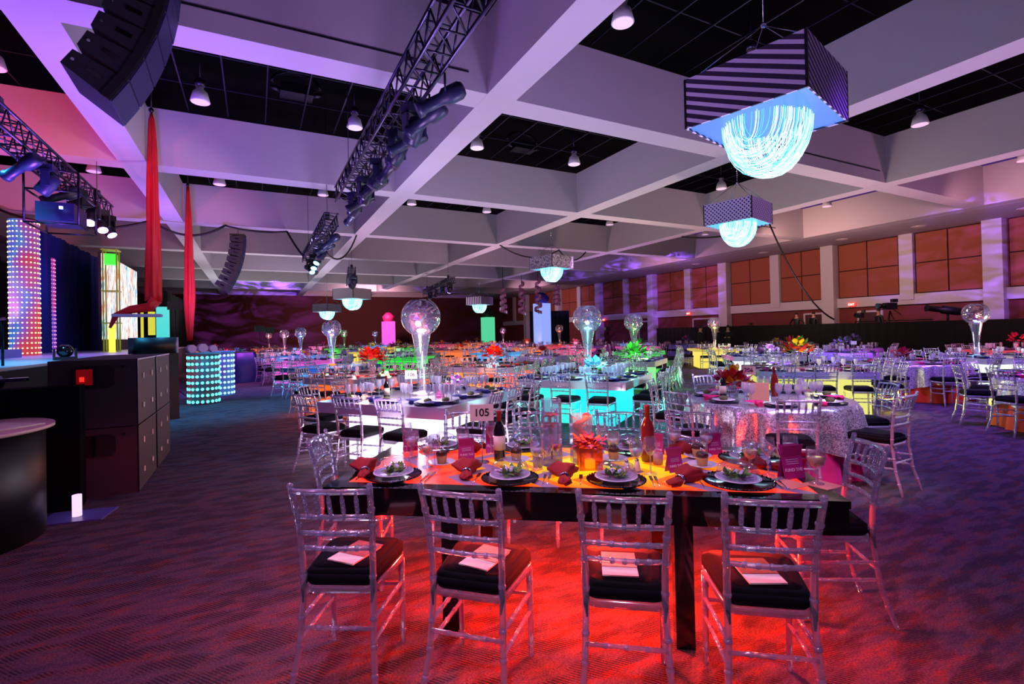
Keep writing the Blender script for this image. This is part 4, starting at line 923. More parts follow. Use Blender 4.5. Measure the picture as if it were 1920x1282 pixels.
def sign_p(num, col=(235, 215, 205), w=.15, h=.105, H=.365):
    t = empty('table_number_sign'); MB().lathe([(.045, 0), (.04, .006)], 20).build('base', SILV, t); MB().tube([(0, 0, .005), (0, 0, H-h)], .003, 6).build('rod', SILV, t)
    MB().box((0, 0, H-h/2), (w, .004, h)).build('card', mat('sign_card', col, .6), t)
    text('numerals', num, .066, INK, t, Matrix.Translation((0, -.0035, H-h/2)) @ Matrix.Rotation(R(90), 4, 'X')); return t
P = {}
P['charger'] = Proto(charger_p()); P['plate'] = Proto(plate_p()); P['salad'] = Proto(salad_p()); P['dome'] = Proto(dome_p()); P['napkin'] = Proto(napkin_p())
P['gob'] = Proto(goblet_p(fill=mat('peach_drink', (225, 170, 110), .15))); P['gobw'] = Proto(goblet_p(fill=mat('ice_water', (200, 190, 205), .15))); P['wine'] = Proto(wine_p()); P['wine2'] = Proto(wine_p(fill=mat('pink_drink', (200, 60, 110), .15)))
P['side'] = Proto(plate_p(.085, 'side_plate')); P['cake'] = Proto(cake_p()); P['shaker'] = Proto(shaker_p()); P['bot'] = Proto(bottle_p(WINE, CAPR)); P['bota'] = Proto(bottle_p(AMB, CAPR, False)); P['menu'] = Proto(card_p(MENU))
Zt = .7603
def put(k, t_, n_, rz, lab, z=Zt, cat=None, sc=None, group=None): return P[k](T(t_, n_, z), TR+rz, lab, group, cat=cat, scale=sc)
where = {0: 'front left corner of zigzag table', 1: 'second front seat of zigzag table', 2: 'third front seat of zigzag table', 3: 'front right corner of zigzag table', 4: 'right end seat of zigzag table', 5: 'far seat left of the tall vases', 6: 'far seat right of the tall vases', 7: 'far left corner of zigzag table'}
for i, (a, b) in enumerate(((-1.0, -.33), (-.32, -.33), (.26, -.32), (.89, -.30), (1.09, .17), (-.34, .40), (.40, .38), (-.93, .38))):
    w_ = where[i]
    put('charger', a, b, .3*i, 'dark mirrored charger plate, '+w_, cat='charger plate', sc=1.12 if i in (3, 4) else 1)
    put('plate', a, b, 0, 'white salad plate, '+w_, Zt+.0155, 'plate'); put('salad', a, b, 1.3*i, 'green salad with white cheese, '+w_, Zt+.022, 'salad'); put('dome', a, b, 0, 'clear dome over the salad, '+w_, Zt+.034, 'food cover')
    an = {4: PI/2, 5: PI, 6: PI, 7: PI}.get(i, 0); fa = Vector((-math.sin(an), math.cos(an))); ra = Vector((math.cos(an), math.sin(an)))
    # glasses ahead right, side plate ahead left, cutlery right
    gx, gy = a+ra.x*.13+fa.x*.22, b+ra.y*.13+fa.y*.22
    put('gob' if i in (3, 0) else 'gobw', gx, gy, 0, 'stemmed goblet, '+w_, cat='glass')
    put('wine', a+ra.x*.2+fa.x*.15, b+ra.y*.2+fa.y*.15, 0, 'empty wine glass, '+w_, cat='glass')
    for s, nm in ((.19, 'knife'), (.215, 'spoon'), (-.19, 'fork')):
        if abs(a+ra.x*s) > 1.28: continue
        g = MB(); g.tube([(0, -.09, .003), (0, .02, .003)], .003, 6); g.box((0, .06, .0035), (.016 if nm != 'fork' else .02, .08, .002)); o = g.build(nm, SILV, None, T(a+ra.x*s, b+ra.y*s-fa.y*.0, Zt), TR+an); tag(o, 'silver %s, %s' % (nm, w_), nm)
for a, b, rz, lab in ((-1.19, -.30, .4, 'red napkin in a silver ring at the front left corner of the zigzag table'), (-.58, -.28, .2, 'round folded red napkin between the first and second salads'), (-.02, -.33, .1, 'pointed red napkin in a silver ring between the second and third salads'), (.6, -.33, -.7, 'large red napkin in a silver ring left of the front right salad'), (1.12, -.02, 1.4, 'red napkin spread between the two salads at the right end'), (-.66, .36, 2.8, 'red napkin beside the far left salad'), (.14, .42, 3, 'red napkin beside the far side salads'), (.78, .40, 2.4, 'red napkin at the far right corner of the zigzag table')):
    put('napkin', a, b, rz, lab, cat='napkin', sc=1.15)
for a, b, lab in ((-.80, -.04, 'dessert on the white side plate behind the front left salad'), (.80, .24, 'dessert near the far right wine glasses'), (.78, .02, 'dessert behind the front right salad'), (.27, .13, 'dessert in the middle right of the zigzag table'), (-.34, .06, 'dessert left of the tall flower vases')):
    put('side', a, b, 0, 'small plate under the '+lab, cat='plate'); put('cake', a, b, .5, 'chocolate topped '+lab, Zt+.0065, 'dessert')
put('bot', -.45, .08, 0, 'dark wine bottle with a cream label beside the 105 sign', cat='bottle'); put('bota', .48, .12, 0, 'amber bottle right of the flower vases', cat='bottle', sc=1.1)
put('shaker', .33, -.15, 0, 'left of the two small shakers on the zigzag table', cat='shaker', group='salt and pepper shakers'); put('shaker', .39, -.12, 0, 'right of the two small shakers on the zigzag table', cat='shaker', group='salt and pepper shakers')
put('menu', .60, -.10, R(30), 'pink folded card in the middle of the zigzag table', cat='card'); put('menu', 1.2, -.17, R(22), 'large purple folded card reading FUND THE at the right end', cat='card', sc=1.3)
put('menu', -.67, .08, R(25), 'pink card left of the dark wine bottle', cat='card'); put('menu', -1.13, .3, R(30), 'purple card behind the glasses at the left end', cat='card'); put('menu', .92, .33, R(20), 'pink card behind the dessert near the far right', cat='card'); put('menu', .55, .3, R(-20), 'pink card behind the amber bottle', cat='card'); put('menu', -.52, .3, R(10), 'red lit card behind the 105 sign', cat='card', sc=1.3)
for a, b, lab in ((1.3, .1, 'goblet behind the purple folded card'), (.95, .4, 'goblet at the far right corner of the table'), (.68, .36, 'goblet behind the pink cards'), (-1.06, .12, 'goblet at the middle of the left end'), (-.72, .2, 'goblet just left of the bottle')): put('gobw', a, b, 0, 'stemmed '+lab, cat='glass')
put('gob', 1.28, -.28, 0, 'goblet of peach coloured drink at the right front corner', cat='glass', sc=1.1)
put('wine2', -.08, -.13, 0, 'tall glass with pink drink in front of the flower vases', cat='glass')
for a, b in ((1.02, -.36), (1.18, -.36)):
    o = MB().box((0, 0, .001), (.13, .13, .002)).build('cocktail_napkin', mat('coral_paper', (240, 150, 120), .8), None, T(a+.12, b+.06, Zt), TR+R(35)); tag(o, 'small coral paper napkin at the right front corner' if a > 1.1 else 'small coral paper napkin left of the knife', 'napkin')
S105 = Proto(sign_p('105')); S105(T(-.55, .02, Zt), TR+R(12), 'pink card on a thin stand reading 105', cat='sign')
# flower vases
def vase_sq(w, h, loc, lab, stuff):
    t = empty('square_vase', loc, TR+R(10), lab, 'vase'); g = MB(); hw = w/2
    for a, b in (((-hw, -hw), (hw, -hw)), ((hw, -hw), (hw, hw)), ((hw, hw), (-hw, hw)), ((-hw, hw), (-hw, -hw))):
        cx, cy = (a[0]+b[0])/2, (a[1]+b[1])/2; g.box((cx, cy, h/2), (abs(a[0]-b[0])+.004, abs(a[1]-b[1])+.004, h))
    g.box((0, 0, .006), (w-.006, w-.006, .012)); g.build('glass_wall', GLS, t); return t
V1 = vase_sq(.11, .40, T(-.11, .03, Zt), 'taller square glass vase holding orange stems', 1)
V2 = vase_sq(.12, .30, T(.07, .06, Zt), 'square glass vase with a curling red ribbon flower', 1)
def stem_set(loc, lab, n, hh, mts, sp=.04, name='lily_bouquet'):
    t = empty(name, loc, 0, lab, 'flowers'); g = MB(); f = MB(); f2 = MB()
    for i in range(n):
        a = random.uniform(0, 2*PI); r = random.uniform(.01, sp); tp = (r*math.cos(a), r*math.sin(a), hh*random.uniform(.5, 1)); g.tube([(0, 0, .01), (tp[0]*.3, tp[1]*.3, tp[2]*.5), tp], .004, 5)
        for k in range(6): b = a+k*1.05; (f if i % 2 else f2).petal(tp, (math.cos(b), math.sin(b), .5), random.uniform(.03, .06), .014, .5)
    g.build('stem', LEAF, t); f.build('petal', mts[0], t); f2.build('petal', mts[-1], t); return t
stem_set(T(-.11, .03, Zt+.015), 'orange lilies inside the taller square vase', 5, .36, (ORF, RDF), .025)
t = empty('curled_heliconia', T(.07, .06, Zt+.015), 0, 'curling red flower inside the shorter square vase', 'flowers')
g = MB(); g.tube([(.034*math.cos(k*.55), .034*math.sin(k*.55), .02+.255*k/22) for k in range(23)], [.012+.012*abs(math.sin(k*.8)) for k in range(23)], 8); g.build('spiral_bloom', mat('coral_red', (215, 45, 40), .5), t)
g = MB()
for k in range(5): g.petal((.02*math.cos(k*2.2), .02*math.sin(k*2.2), .05+.05*k), (math.cos(k*2.2), math.sin(k*2.2), .7), .05, .013)
g.build('petal', ORF, t)
t = empty('candle_box', T(.12, -.06, Zt), TR+R(8), 'glowing orange square glass box of flowers in front of the vases', 'candle holder')
MB().box((0, 0, .065), (.135, .135, .13)).build('box', clear('orange_glass', (255, 150, 70), .55, .1), t); MB().lathe([(.03, .004), (.03, .05)], 16).build('candle', emis('candle_glow', (255, 150, 40), 3.5), t)
g = MB(); g2 = MB()
for i in range(70): a = random.uniform(0, 2*PI); r = random.uniform(0, .085); (g if i % 2 else g2).petal((r*math.cos(a), r*math.sin(a), .125+random.random()*.05), (math.cos(a), math.sin(a), random.uniform(.1, 1)), .04, .017, random.uniform(-.4, .8))
tag(g.build('petal', ORF, t), kind='stuff'); tag(g2.build('petal', PKF, t), kind='stuff')
for a, b, lb in ((.53, .05, 'patterned red glass candle cup below the amber bottle'), (-.19, -.07, 'small white patterned cup left of the flower vases')):
    o = MB().lathe([(.028, 0), (.032, .07), (.03, .07), (.026, .005)], 18).build('candle_cup', clear('cup_'+lb[:8], (255, 120, 100) if a > 0 else (240, 235, 240), .3, .2, .25), None, T(a, b, Zt)); tag(o, lb, 'candle holder')
l = bpy.data.lights.new('candle_flame', 'POINT'); l.energy = 3; l.color = (1, .35, .1); l.shadow_soft_size = .05; o = bpy.data.objects.new('candle_flame', l); COL.objects.link(o); o.location = T(.1, -.02, Zt+.35)

# ================================================================== GLOBE CENTREPIECES
def foil(name):
    m, nt, out = nodes(name); b = nt.nodes.new('ShaderNodeBsdfPrincipled'); b.inputs['Metallic'].default_value = .25; b.inputs['Roughness'].default_value = .25
    tc = nt.nodes.new('ShaderNodeTexCoord'); ns = nt.nodes.new('ShaderNodeTexNoise'); ns.inputs['Scale'].default_value = 7; rp = nt.nodes.new('ShaderNodeValToRGB'); cr = rp.color_ramp
    for i, (p, c) in enumerate(((.35, (90, 60, 200)), (.45, (250, 120, 190)), (.53, (250, 170, 90)), (.6, (200, 240, 230)), (.68, (240, 60, 60)))):
        el = cr.elements[i] if i < 2 else cr.elements.new(p); el.position = p; el.color = (*s2l(c), 1)
    L(tc.outputs['Object'], ns.inputs['Vector']); L(ns.outputs[0], rp.inputs[0]); L(rp.outputs[0], b.inputs['Base Color']); L(b.outputs[0], out.inputs[0]); return m
FOIL = foil('iridescent_foil')
def globe_p(colr, detail=True):
    t = empty('globe_vase'); n = 40 if detail else 20
    g = MB(); g.lathe([(.07, 0), (.07, .02), (.05, .05), (.052, .3), (.075, .55), (.125, .84)], n, close=True); g.build('trumpet_stem', GLS, t)
    g = MB(); prof = [(.265*math.sin(a), 1.06-.265*math.cos(a)) for a in [R(2)+R(150)*k/18 for k in range(19)]]; g.lathe(prof, n, close=True); g.build('globe', GLS, t)
    g = MB()
    for i in range(75 if detail else 18):
        v = Vector((random.gauss(0, 1), random.gauss(0, 1), random.gauss(0, 1))).normalized()*random.uniform(.03, .17); g.petal(tuple(v+Vector((0, 0, 1.02))), (random.gauss(0, 1), random.gauss(0, 1), random.gauss(0, 1)), random.uniform(.09, .16), .038, random.uniform(-.8, .8))
    tag(g.build('foil_ribbon', FOIL, t), kind='stuff')
    MB().ball((0, 0, .875), .06, 14, .55).build('light_puck', emis('puck_%d%d%d' % colr, colr, 4), t)
    g = MB(); g.ball((0, 0, .03), .09, 12, .4)
    for k in range(16): a = k*.8; g.petal((.05*math.cos(a), .05*math.sin(a), .01), (math.cos(a), math.sin(a), .5), .12, .03)
    g.build('base_glow', emis('pbase_%d%d%d' % colr, colr, 1.1), t)
    return t
def globe(x, y, colr, lab, top=.76, det=True, sc=1):
    t = globe_p(colr, det); t.location = (x, y, top); t.scale = (sc,)*3; t.rotation_euler.z = x; tag(t, lab, 'centrepiece')
    cl = tuple(.35+.65*v for v in s2l(colr))
    for zz, e, r_ in ((1.0, 8, .03), (.25, 5, .1)):  # lower one is added fill beside the stem, lighting the tableware
        l = bpy.data.lights.new('globe_lamp', 'POINT'); l.energy = e; l.color = cl; l.shadow_soft_size = r_; o = bpy.data.objects.new('globe_lamp', l); COL.objects.link(o); o.location = (x+(.16 if zz < .5 else 0), y-(.2 if zz < .5 else 0), top+zz)

# ================================================================== OTHER TABLES
def glow(name, c, es): return emis(name, c, es)
def box_table(x, y, rz, cols, lab, size=1.9, boxw=1.35, top=TOPW, es=1.25, edge=.13):
    t = empty('light_box_table', (x, y, 0), rz, lab, 'table'); h = size/2
    MB().box((0, 0, .76-edge/2), (size, size, edge)).build('tabletop', top, t)
    n = len(cols); bw = boxw/n; k = boxw/2
    for i, c in enumerate(cols):
        nm = 'box_%d_%d_%d' % c; m_ = glow(nm, c, es)
        MB().box((-k+bw*(i+.5), 0, .315), (bw-.012, boxw, .624)).build('light_box', m_, t)
    l = bpy.data.lights.new('table_fill', 'POINT'); l.energy = 14; l.color = s2l(cols[0]); l.shadow_soft_size = .05; o = bpy.data.objects.new('table_fill', l); COL.objects.link(o); o.location = (x-nv.x*1.25, y-nv.y*1.25, .3)  # added low fill points that tint the chairs, no lamps stand there
    l2_ = bpy.data.objects.new('table_fill', l); COL.objects.link(l2_); l2_.location = (x-1.25, y+.35, .3); l3_ = bpy.data.objects.new('table_fill', l); COL.objects.link(l3_); l3_.location = (x+.5, y-1.3, .3)
    l = bpy.data.lights.new('table_fill', 'POINT'); l.energy = 42; l.color = tuple(.2+.8*v for v in s2l(cols[0])); l.shadow_soft_size = .2; o = bpy.data.objects.new('table_fill', l); COL.objects.link(o); o.location = (x-.35, y-.55, 1.35)  # added fill point above the tabletop to brighten the tableware
    return t
def seq_mat(name, c1, c2):
    m, nt, out = nodes(name); b = nt.nodes.new('ShaderNodeBsdfPrincipled'); b.inputs['Metallic'].default_value = .75; b.inputs['Roughness'].default_value = .3
    tc = nt.nodes.new('ShaderNodeTexCoord'); vo = nt.nodes.new('ShaderNodeTexVoronoi'); vo.inputs['Scale'].default_value = 90
    rp = nt.nodes.new('ShaderNodeValToRGB'); rp.color_ramp.elements[0].color = (*s2l(c1), 1); rp.color_ramp.elements[1].color = (*s2l(c2), 1)
    L(tc.outputs['Object'], vo.inputs['Vector']); sx = nt.nodes.new('ShaderNodeSeparateColor'); L(vo.outputs['Color'], sx.inputs[0]); L(sx.outputs[0], rp.inputs[0]); L(rp.outputs[0], b.inputs['Base Color'])
    nm = nt.nodes.new('ShaderNodeBump'); nm.inputs['Strength'].default_value = .8; nm.inputs['Distance'].default_value = .004; L(sx.outputs[1], nm.inputs['Height']); L(nm.outputs[0], b.inputs['Normal']); L(b.outputs[0], out.inputs[0]); return m
SEQ = seq_mat('silver_sequins', (120, 110, 135), (255, 250, 255))
def round_cloth(x, y, lab, mt=SEQ, r=.9, under=None, drop=.45, ulab=None):
    t = empty('tablecloth', (x, y, 0), 0, lab, 'table'); n = 120; g = MB()
    g.v.append((0, 0, .762)); rings = [(r*.98, .762, 0), (r, .757, 0), (r+.02, .70, .3), (r+.03, .76-drop*.6, .8), (r+.045, .76-drop, 1)]
    for q, z, a_ in rings:
        for k in range(n):
            a = 2*PI*k/n; w_ = a_*(.055*math.sin(17*a+.6*math.sin(5*a))+.018*math.sin(41*a)); zz = z-(a_ == 1)*.06*math.sin(4*a+1); g.v.append(((q+w_)*math.cos(a), (q+w_)*math.sin(a), zz))
    for k in range(n): g.face([0, 1+k, 1+(k+1) % n])
    for i in range(len(rings)-1):
        for k in range(n): a, b_ = 1+i*n+k, 1+i*n+(k+1) % n; g.face([a+n, b_+n, b_, a], True)
    g.build('sequin_cloth', mt, t)
    if under:
        g = MB(); 
        for q, z in ((r*.92, .7), (r*.98, .35), (r*1.03, .005)):
            for k in range(n): a = 2*PI*k/n; w_ = (.05*(.76-z))*math.sin(13*a)+.02*(.76-z)*math.sin(31*a); g.v.append(((q+w_)*math.cos(a), (q+w_)*math.sin(a), z))
        for i in range(2):
            for k in range(n): a, b_ = i*n+k, i*n+(k+1) % n; g.face([a+n, b_+n, b_, a], True)
        g.build('underskirt', under, t)
    return t
MAG = mat('magenta_cloth', (190, 30, 120), .6); ORC = mat('orange_cloth', (225, 60, 20), .6)
PROT2 = {}
def small(kind, colr):
    k = (kind, colr)
    if k not in PROT2:
        if kind == 'glass':
            g = MB(); g.lathe([(.035, 0), (.005, .008), (.004, .09), (.03, .12), (.04, .16), (.033, .21)], 10, close=True); o = g.build('wine_glass', mat('g_%s' % colr, (150, 140, 170), .2) if False else GLASS2)
        elif kind == 'charger': g = MB(); g.lathe([(.0001, .012), (.12, .012), (.165, .02), (.15, 0)], 20); g.k = 1; g.lathe([(.0001, .016), (.09, .016), (.12, .03), (.12, .034), (.0001, .022)], 18); g.k = 2; g.ball((0, 0, .045), .05, 8, .6); o = g.build('place_setting', [mat('blue_charger', (20, 18, 60), .3), WHT, mat('mixed_salad', (120, 120, 60), .7, noise=(60, .9))])
        elif kind == 'napkin':
            g = MB()
            for i in range(6): a = -.9+1.8*i/5; g.petal((0, 0, .02), (math.sin(a), math.cos(a), .5), .13, .04, .3)
            g.tube([(0, -.06, .02), (0, .03, .03)], [.03, .02], 8); o = g.build('napkin', mat('nap_%s' % colr, {'red': (170, 20, 30), 'blue': (25, 22, 110), 'pink': (220, 30, 110), 'magenta': (120, 20, 80)}[colr], .8))
        PROT2[k] = Proto(o)
    return PROT2[k]
GLASS2 = thin('clear_glass_far', gl=.2, diff=.32, rough=.1, edge=.9)
NG = [0]
def setting(px, py, fa, dist, desc, nap, rich, tn):
    """one seat's tableware; fa = facing angle of the seat at (px,py)"""
    f = Vector((-math.sin(fa), math.cos(fa))); s = Vector((f.y, -f.x))
    def at(a, b): return (px+f.x*a+s.x*b, py+f.y*a+s.y*b, .7625)
    small('charger', '')(at(dist, 0), fa, 'dark plate setting, '+desc, 'place settings on the '+tn, cat='place setting')
    small('napkin', nap)(at(dist, -.22), fa+.4, nap+' napkin, '+desc, 'napkins on the '+tn, cat='napkin')
    for q_, (a, b) in enumerate(((.22, .12), (.19, .21), (.27, .04))[:rich]): small('glass', '')(at(dist+a, b), 0, ('inner', 'outer', 'back')[q_]+' glass, '+desc, 'glasses on the '+tn, cat='glass'); NG[0] += 1
def seat_square(x, y, rz, level, tn, per=3, size=1.9, nap=None, rich=2, sides=4):
    h = size/2
    for sd in range(sides):
        a = rz+sd*PI/2; f = Vector((-math.sin(a), math.cos(a))); s = Vector((math.cos(a), math.sin(a)))
        words = {0: ('leftmost', 'middle', 'rightmost'), 1: ('nearest', 'middle', 'farthest'), 2: ('rightmost', 'middle', 'leftmost'), 3: ('farthest', 'middle', 'nearest')}[sd]
        for k in range(per):
            off = (k-(per-1)/2)*.6; j = random.uniform(-.1, .1); wd_ = words[k if per == 3 else 2*k]
            p = (x-f.x*(h+.22)+s.x*off, y-f.y*(h+.22)+s.y*off); w_ = '%s seat, %s side of the %s' % (wd_, ('near', 'right', 'far', 'left')[sd], tn)
            chair(level, p[0]+f.x*random.uniform(-.05, .03), p[1]+f.y*random.uniform(-.05, .03), a+j, 'clear chair, '+w_, 'chairs at the '+tn)
            if nap: setting(p[0], p[1], a, .22+.2, w_, nap, rich, tn)
def seat_round(x, y, level, tn, n=9, r=.9, nap=None, rich=2, a0=0):
    q = []
    for k in range(n):
        a = a0+2*PI*k/n; f = Vector((-math.sin(a), math.cos(a))); p = (x-f.x*(r+.22), y-f.y*(r+.22)); u = Vector((x, y)).normalized(); rgt = Vector((u.y, -u.x)); q.append((a, p, -f.dot(u) < 0, (Vector(p)-Vector((x, y))).dot(rgt)))
    for a, p, near, sx in q:
        rank = sorted(v[3] for v in q if v[2] == near).index(sx)
        w_ = '%s from left, %s half of the %s' % (ORD[rank], 'near' if near else 'far', tn)
        chair(level, p[0], p[1], a+random.uniform(-.12, .12), 'clear chair, '+w_, 'chairs at the '+tn)
        if nap: setting(p[0], p[1], a, .42, w_, nap, rich, tn)
def blossoms(x, y, mts, lab, n=60, r=.16, z=.76, h=.12):
    t = empty('flower_arrangement', (x, y, z), 0, lab, 'flowers'); MB().lathe([(.05, 0), (.07, h)], 16).build('bowl', GLS, t); gs = [MB() for _ in mts]; 
    for i in range(n):
        v = Vector((random.gauss(0, 1), random.gauss(0, 1), abs(random.gauss(0, 1)))).normalized()*r*random.uniform(.5, 1); gs[i % len(mts)].petal((v.x, v.y, h+v.z), tuple(v+Vector((0, 0, .05))), r*.5, r*.22, random.uniform(-.3, .7))
    for g, mt in zip(gs, mts): tag(g.build('petal', mt, t), kind='stuff')
    return t
def bottles(x, y, desc, k=1):
    (P['bot'] if k else P['bota'])((x, y, .7625), 0, desc, cat='bottle')

# -- table 106
A106 = R(-52)
box_table(2.0, 6.55, A106, ((245, 225, 255), (250, 235, 250)), 'square table over a bright white pink light box behind the near table', es=1.5)
seat_square(2.0, 6.55, A106, 1, 'white light box table', nap='blue', rich=3)
globe(2.0, 6.55, (255, 225, 255), 'largest crystal globe vase on the bright white light box table')
P106 = Proto(sign_p('106')); P106((1.75, 6.2, .762), R(-20), 'pale lilac card reading 106 beside the largest globe', cat='sign')
bottles(1.45, 6.25, 'dark wine bottle with white label beside the 106 card'); P['menu']((2.1, 6.1, .762), R(-30), 'dark card in front of the largest globe', cat='card')
blossoms(2.4, 6.3, (mat('lilac_petal', (230, 120, 235), .6), WHT), 'lilac napkin shaped flowers right of the largest globe', 30, .13)
# -- cyan
AC = R(-55)
box_table(5.4, 7.45, AC, ((60, 245, 225), (20, 235, 245)), 'square table over an aqua cyan light box', es=1.0)
seat_square(5.4, 7.45, AC, 1, 'aqua light box table', nap='blue', rich=3)
globe(5.45, 7.5, (120, 240, 255), 'large crystal globe vase on the aqua light box table')
blossoms(5.45, 7.3, (mat('aqua_petal', (110, 210, 240), .6), mat('ice_petal', (200, 240, 250), .6)), 'aqua blossoms around the foot of the second globe', 50, .2)
# -- green
AG = R(-54)
box_table(9.3, 10.95, AG, ((60, 245, 110), (150, 250, 160)), 'square table over a bright green light box', es=.8)
seat_square(9.3, 10.95, AG, 1, 'green light box table', nap='blue', rich=1)
globe(9.7, 11.1, (120, 250, 40), 'globe vase glowing green at its base over the green light box table')
blossoms(9.3, 10.6, (mat('green_petal', (70, 220, 60), .6), LEAF), 'green foliage on the green light box table', 60, .3)
# -- orange front left, orange mid, blue/yellow
AO = R(-55)
box_table(2.17, 10.7, AO, ((255, 110, 40), (255, 90, 70)), 'square table over an orange red light box at the left', boxw=1.75, es=.9)
seat_square(2.17, 10.7, AO, 1, 'left orange light box table', nap='red', rich=1)
blossoms(2.25, 11.0, (RDF, ORF), 'tall red blossoms on the left orange table', 90, .26, h=.28)
box_table(5.5, 11.75, R(-50), ((255, 160, 60), (255, 100, 80)), 'square table over an orange light box in the middle', boxw=1.75, es=.9)
seat_square(5.5, 11.75, R(-50), 1, 'middle orange light box table', nap='red', rich=1)
blossoms(5.4, 11.5, (RDF, ORF), 'red orange blossoms on the middle orange table', 80, .24, h=.22)
box_table(1.93, 14.9, R(-50), ((70, 170, 255), (250, 230, 70)), 'square table with blue and yellow lights behind the left orange table', es=.9, top=mat('blue_top', (70, 140, 220), .3))
seat_square(1.93, 14.9, R(-50), 2, 'blue and yellow table', rich=1)
globe(1.93, 14.9, (255, 140, 30), 'globe vase lit orange over the blue and yellow table')
# -- round 206
round_cloth(5.25, 3.75, 'round table in a silver sequin cloth with a magenta underskirt and 206 card', SEQ, .86, MAG)
seat_round(5.25, 3.75, 1, '206 table', 7, .86, nap='pink', a0=R(-44), rich=3)
S206 = Proto(sign_p('206', (215, 215, 235))); S206((5.2, 3.95, .762), R(-55), 'pale card reading 206 on the silver sequin table', cat='sign')
bottles(4.75, 3.95, 'dark wine bottle left of the red flowers on the sequin table'); bottles(5.45, 3.8, 'amber bottle right of the 206 card', 0)
blossoms(5.05, 4.05, (RDF, RDF, YLF, MAG), 'red and yellow roses in the middle of the 206 table', 90, .2)
o = MB().box((0, 0, .11), (.2, .012, .2)).build('picture_card', mat('peach_card', (230, 175, 150), .6), None, (4.9, 3.6, .764), R(-50)); tag(o, 'peach coloured picture card in front of the red roses', 'card')
spot('sequin_light', (3.0, 1.2, 4.6), (5.0, 3.2, .5), (1, .4, .8), 420, 26, .6, .05); spot('sequin_light', (6.6, .6, 4.8), (5.4, 3.0, .5), (.45, .5, 1), 420, 26, .6, .05); spot('sequin_light', (4.4, .6, 5.2), (5.1, 3.2, .5), (1, .95, .8), 420, 24, .6, .03)  # added spots without fixtures, brightening the sequin pleats
# -- yellow
AY = R(-45)
box_table(9.66, 6.08, AY, ((225, 225, 90), (245, 240, 130)), 'square table over a yellow light box beyond the sequin table', boxw=1.7, es=.85)
seat_square(9.66, 6.08, AY, 1, 'yellow light box table', nap='magenta', rich=1)
blossoms(9.75, 6.3, (YLF, ORF, RDF, LEAF), 'tall yellow and red flowers on the yellow table', 80, .26, h=.3)
# -- white right
box_table(16.1, 5.3, R(-35), ((235, 250, 225), (220, 245, 250)), 'square table over a greenish white light box on the right', es=1.3)
seat_square(16.1, 5.3, R(-35), 1, 'greenish white table', rich=1, nap='blue')
globe(15.5, 5.5, (150, 200, 255), 'globe vase on the greenish white table at the right')
# -- silver with orange underskirt
round_cloth(12.7, 5.6, 'round silver table with an orange underskirt right of the yellow table', SEQ, .95, ORC)
seat_round(12.7, 5.6, 1, 'silver and orange table', 9, .95, nap='pink', rich=1)
blossoms(12.5, 5.7, (PKF, RDF), 'pink blossoms on the silver and orange table', 40, .18)
# -- right edge
round_cloth(10.6, 2.55, 'round silver table with an orange red underskirt cut by the right edge', SEQ, .95, ORC)
seat_round(10.6, 2.55, 1, 'right edge table', 9, .95, nap='pink', rich=1, a0=R(10))
# -- purple/white box
box_table(13.6, 9.9, R(-40), ((235, 245, 255), (170, 110, 255)), 'square table over a white and violet light box beyond the yellow table', es=1.1)
seat_square(13.6, 9.9, R(-40), 2, 'white and violet table', rich=1, nap='blue')
blossoms(14.0, 9.9, (mat('lilac_petal', (0, 0, 0)), WHT), 'lilac flowers on the white and violet table', 40, .2)
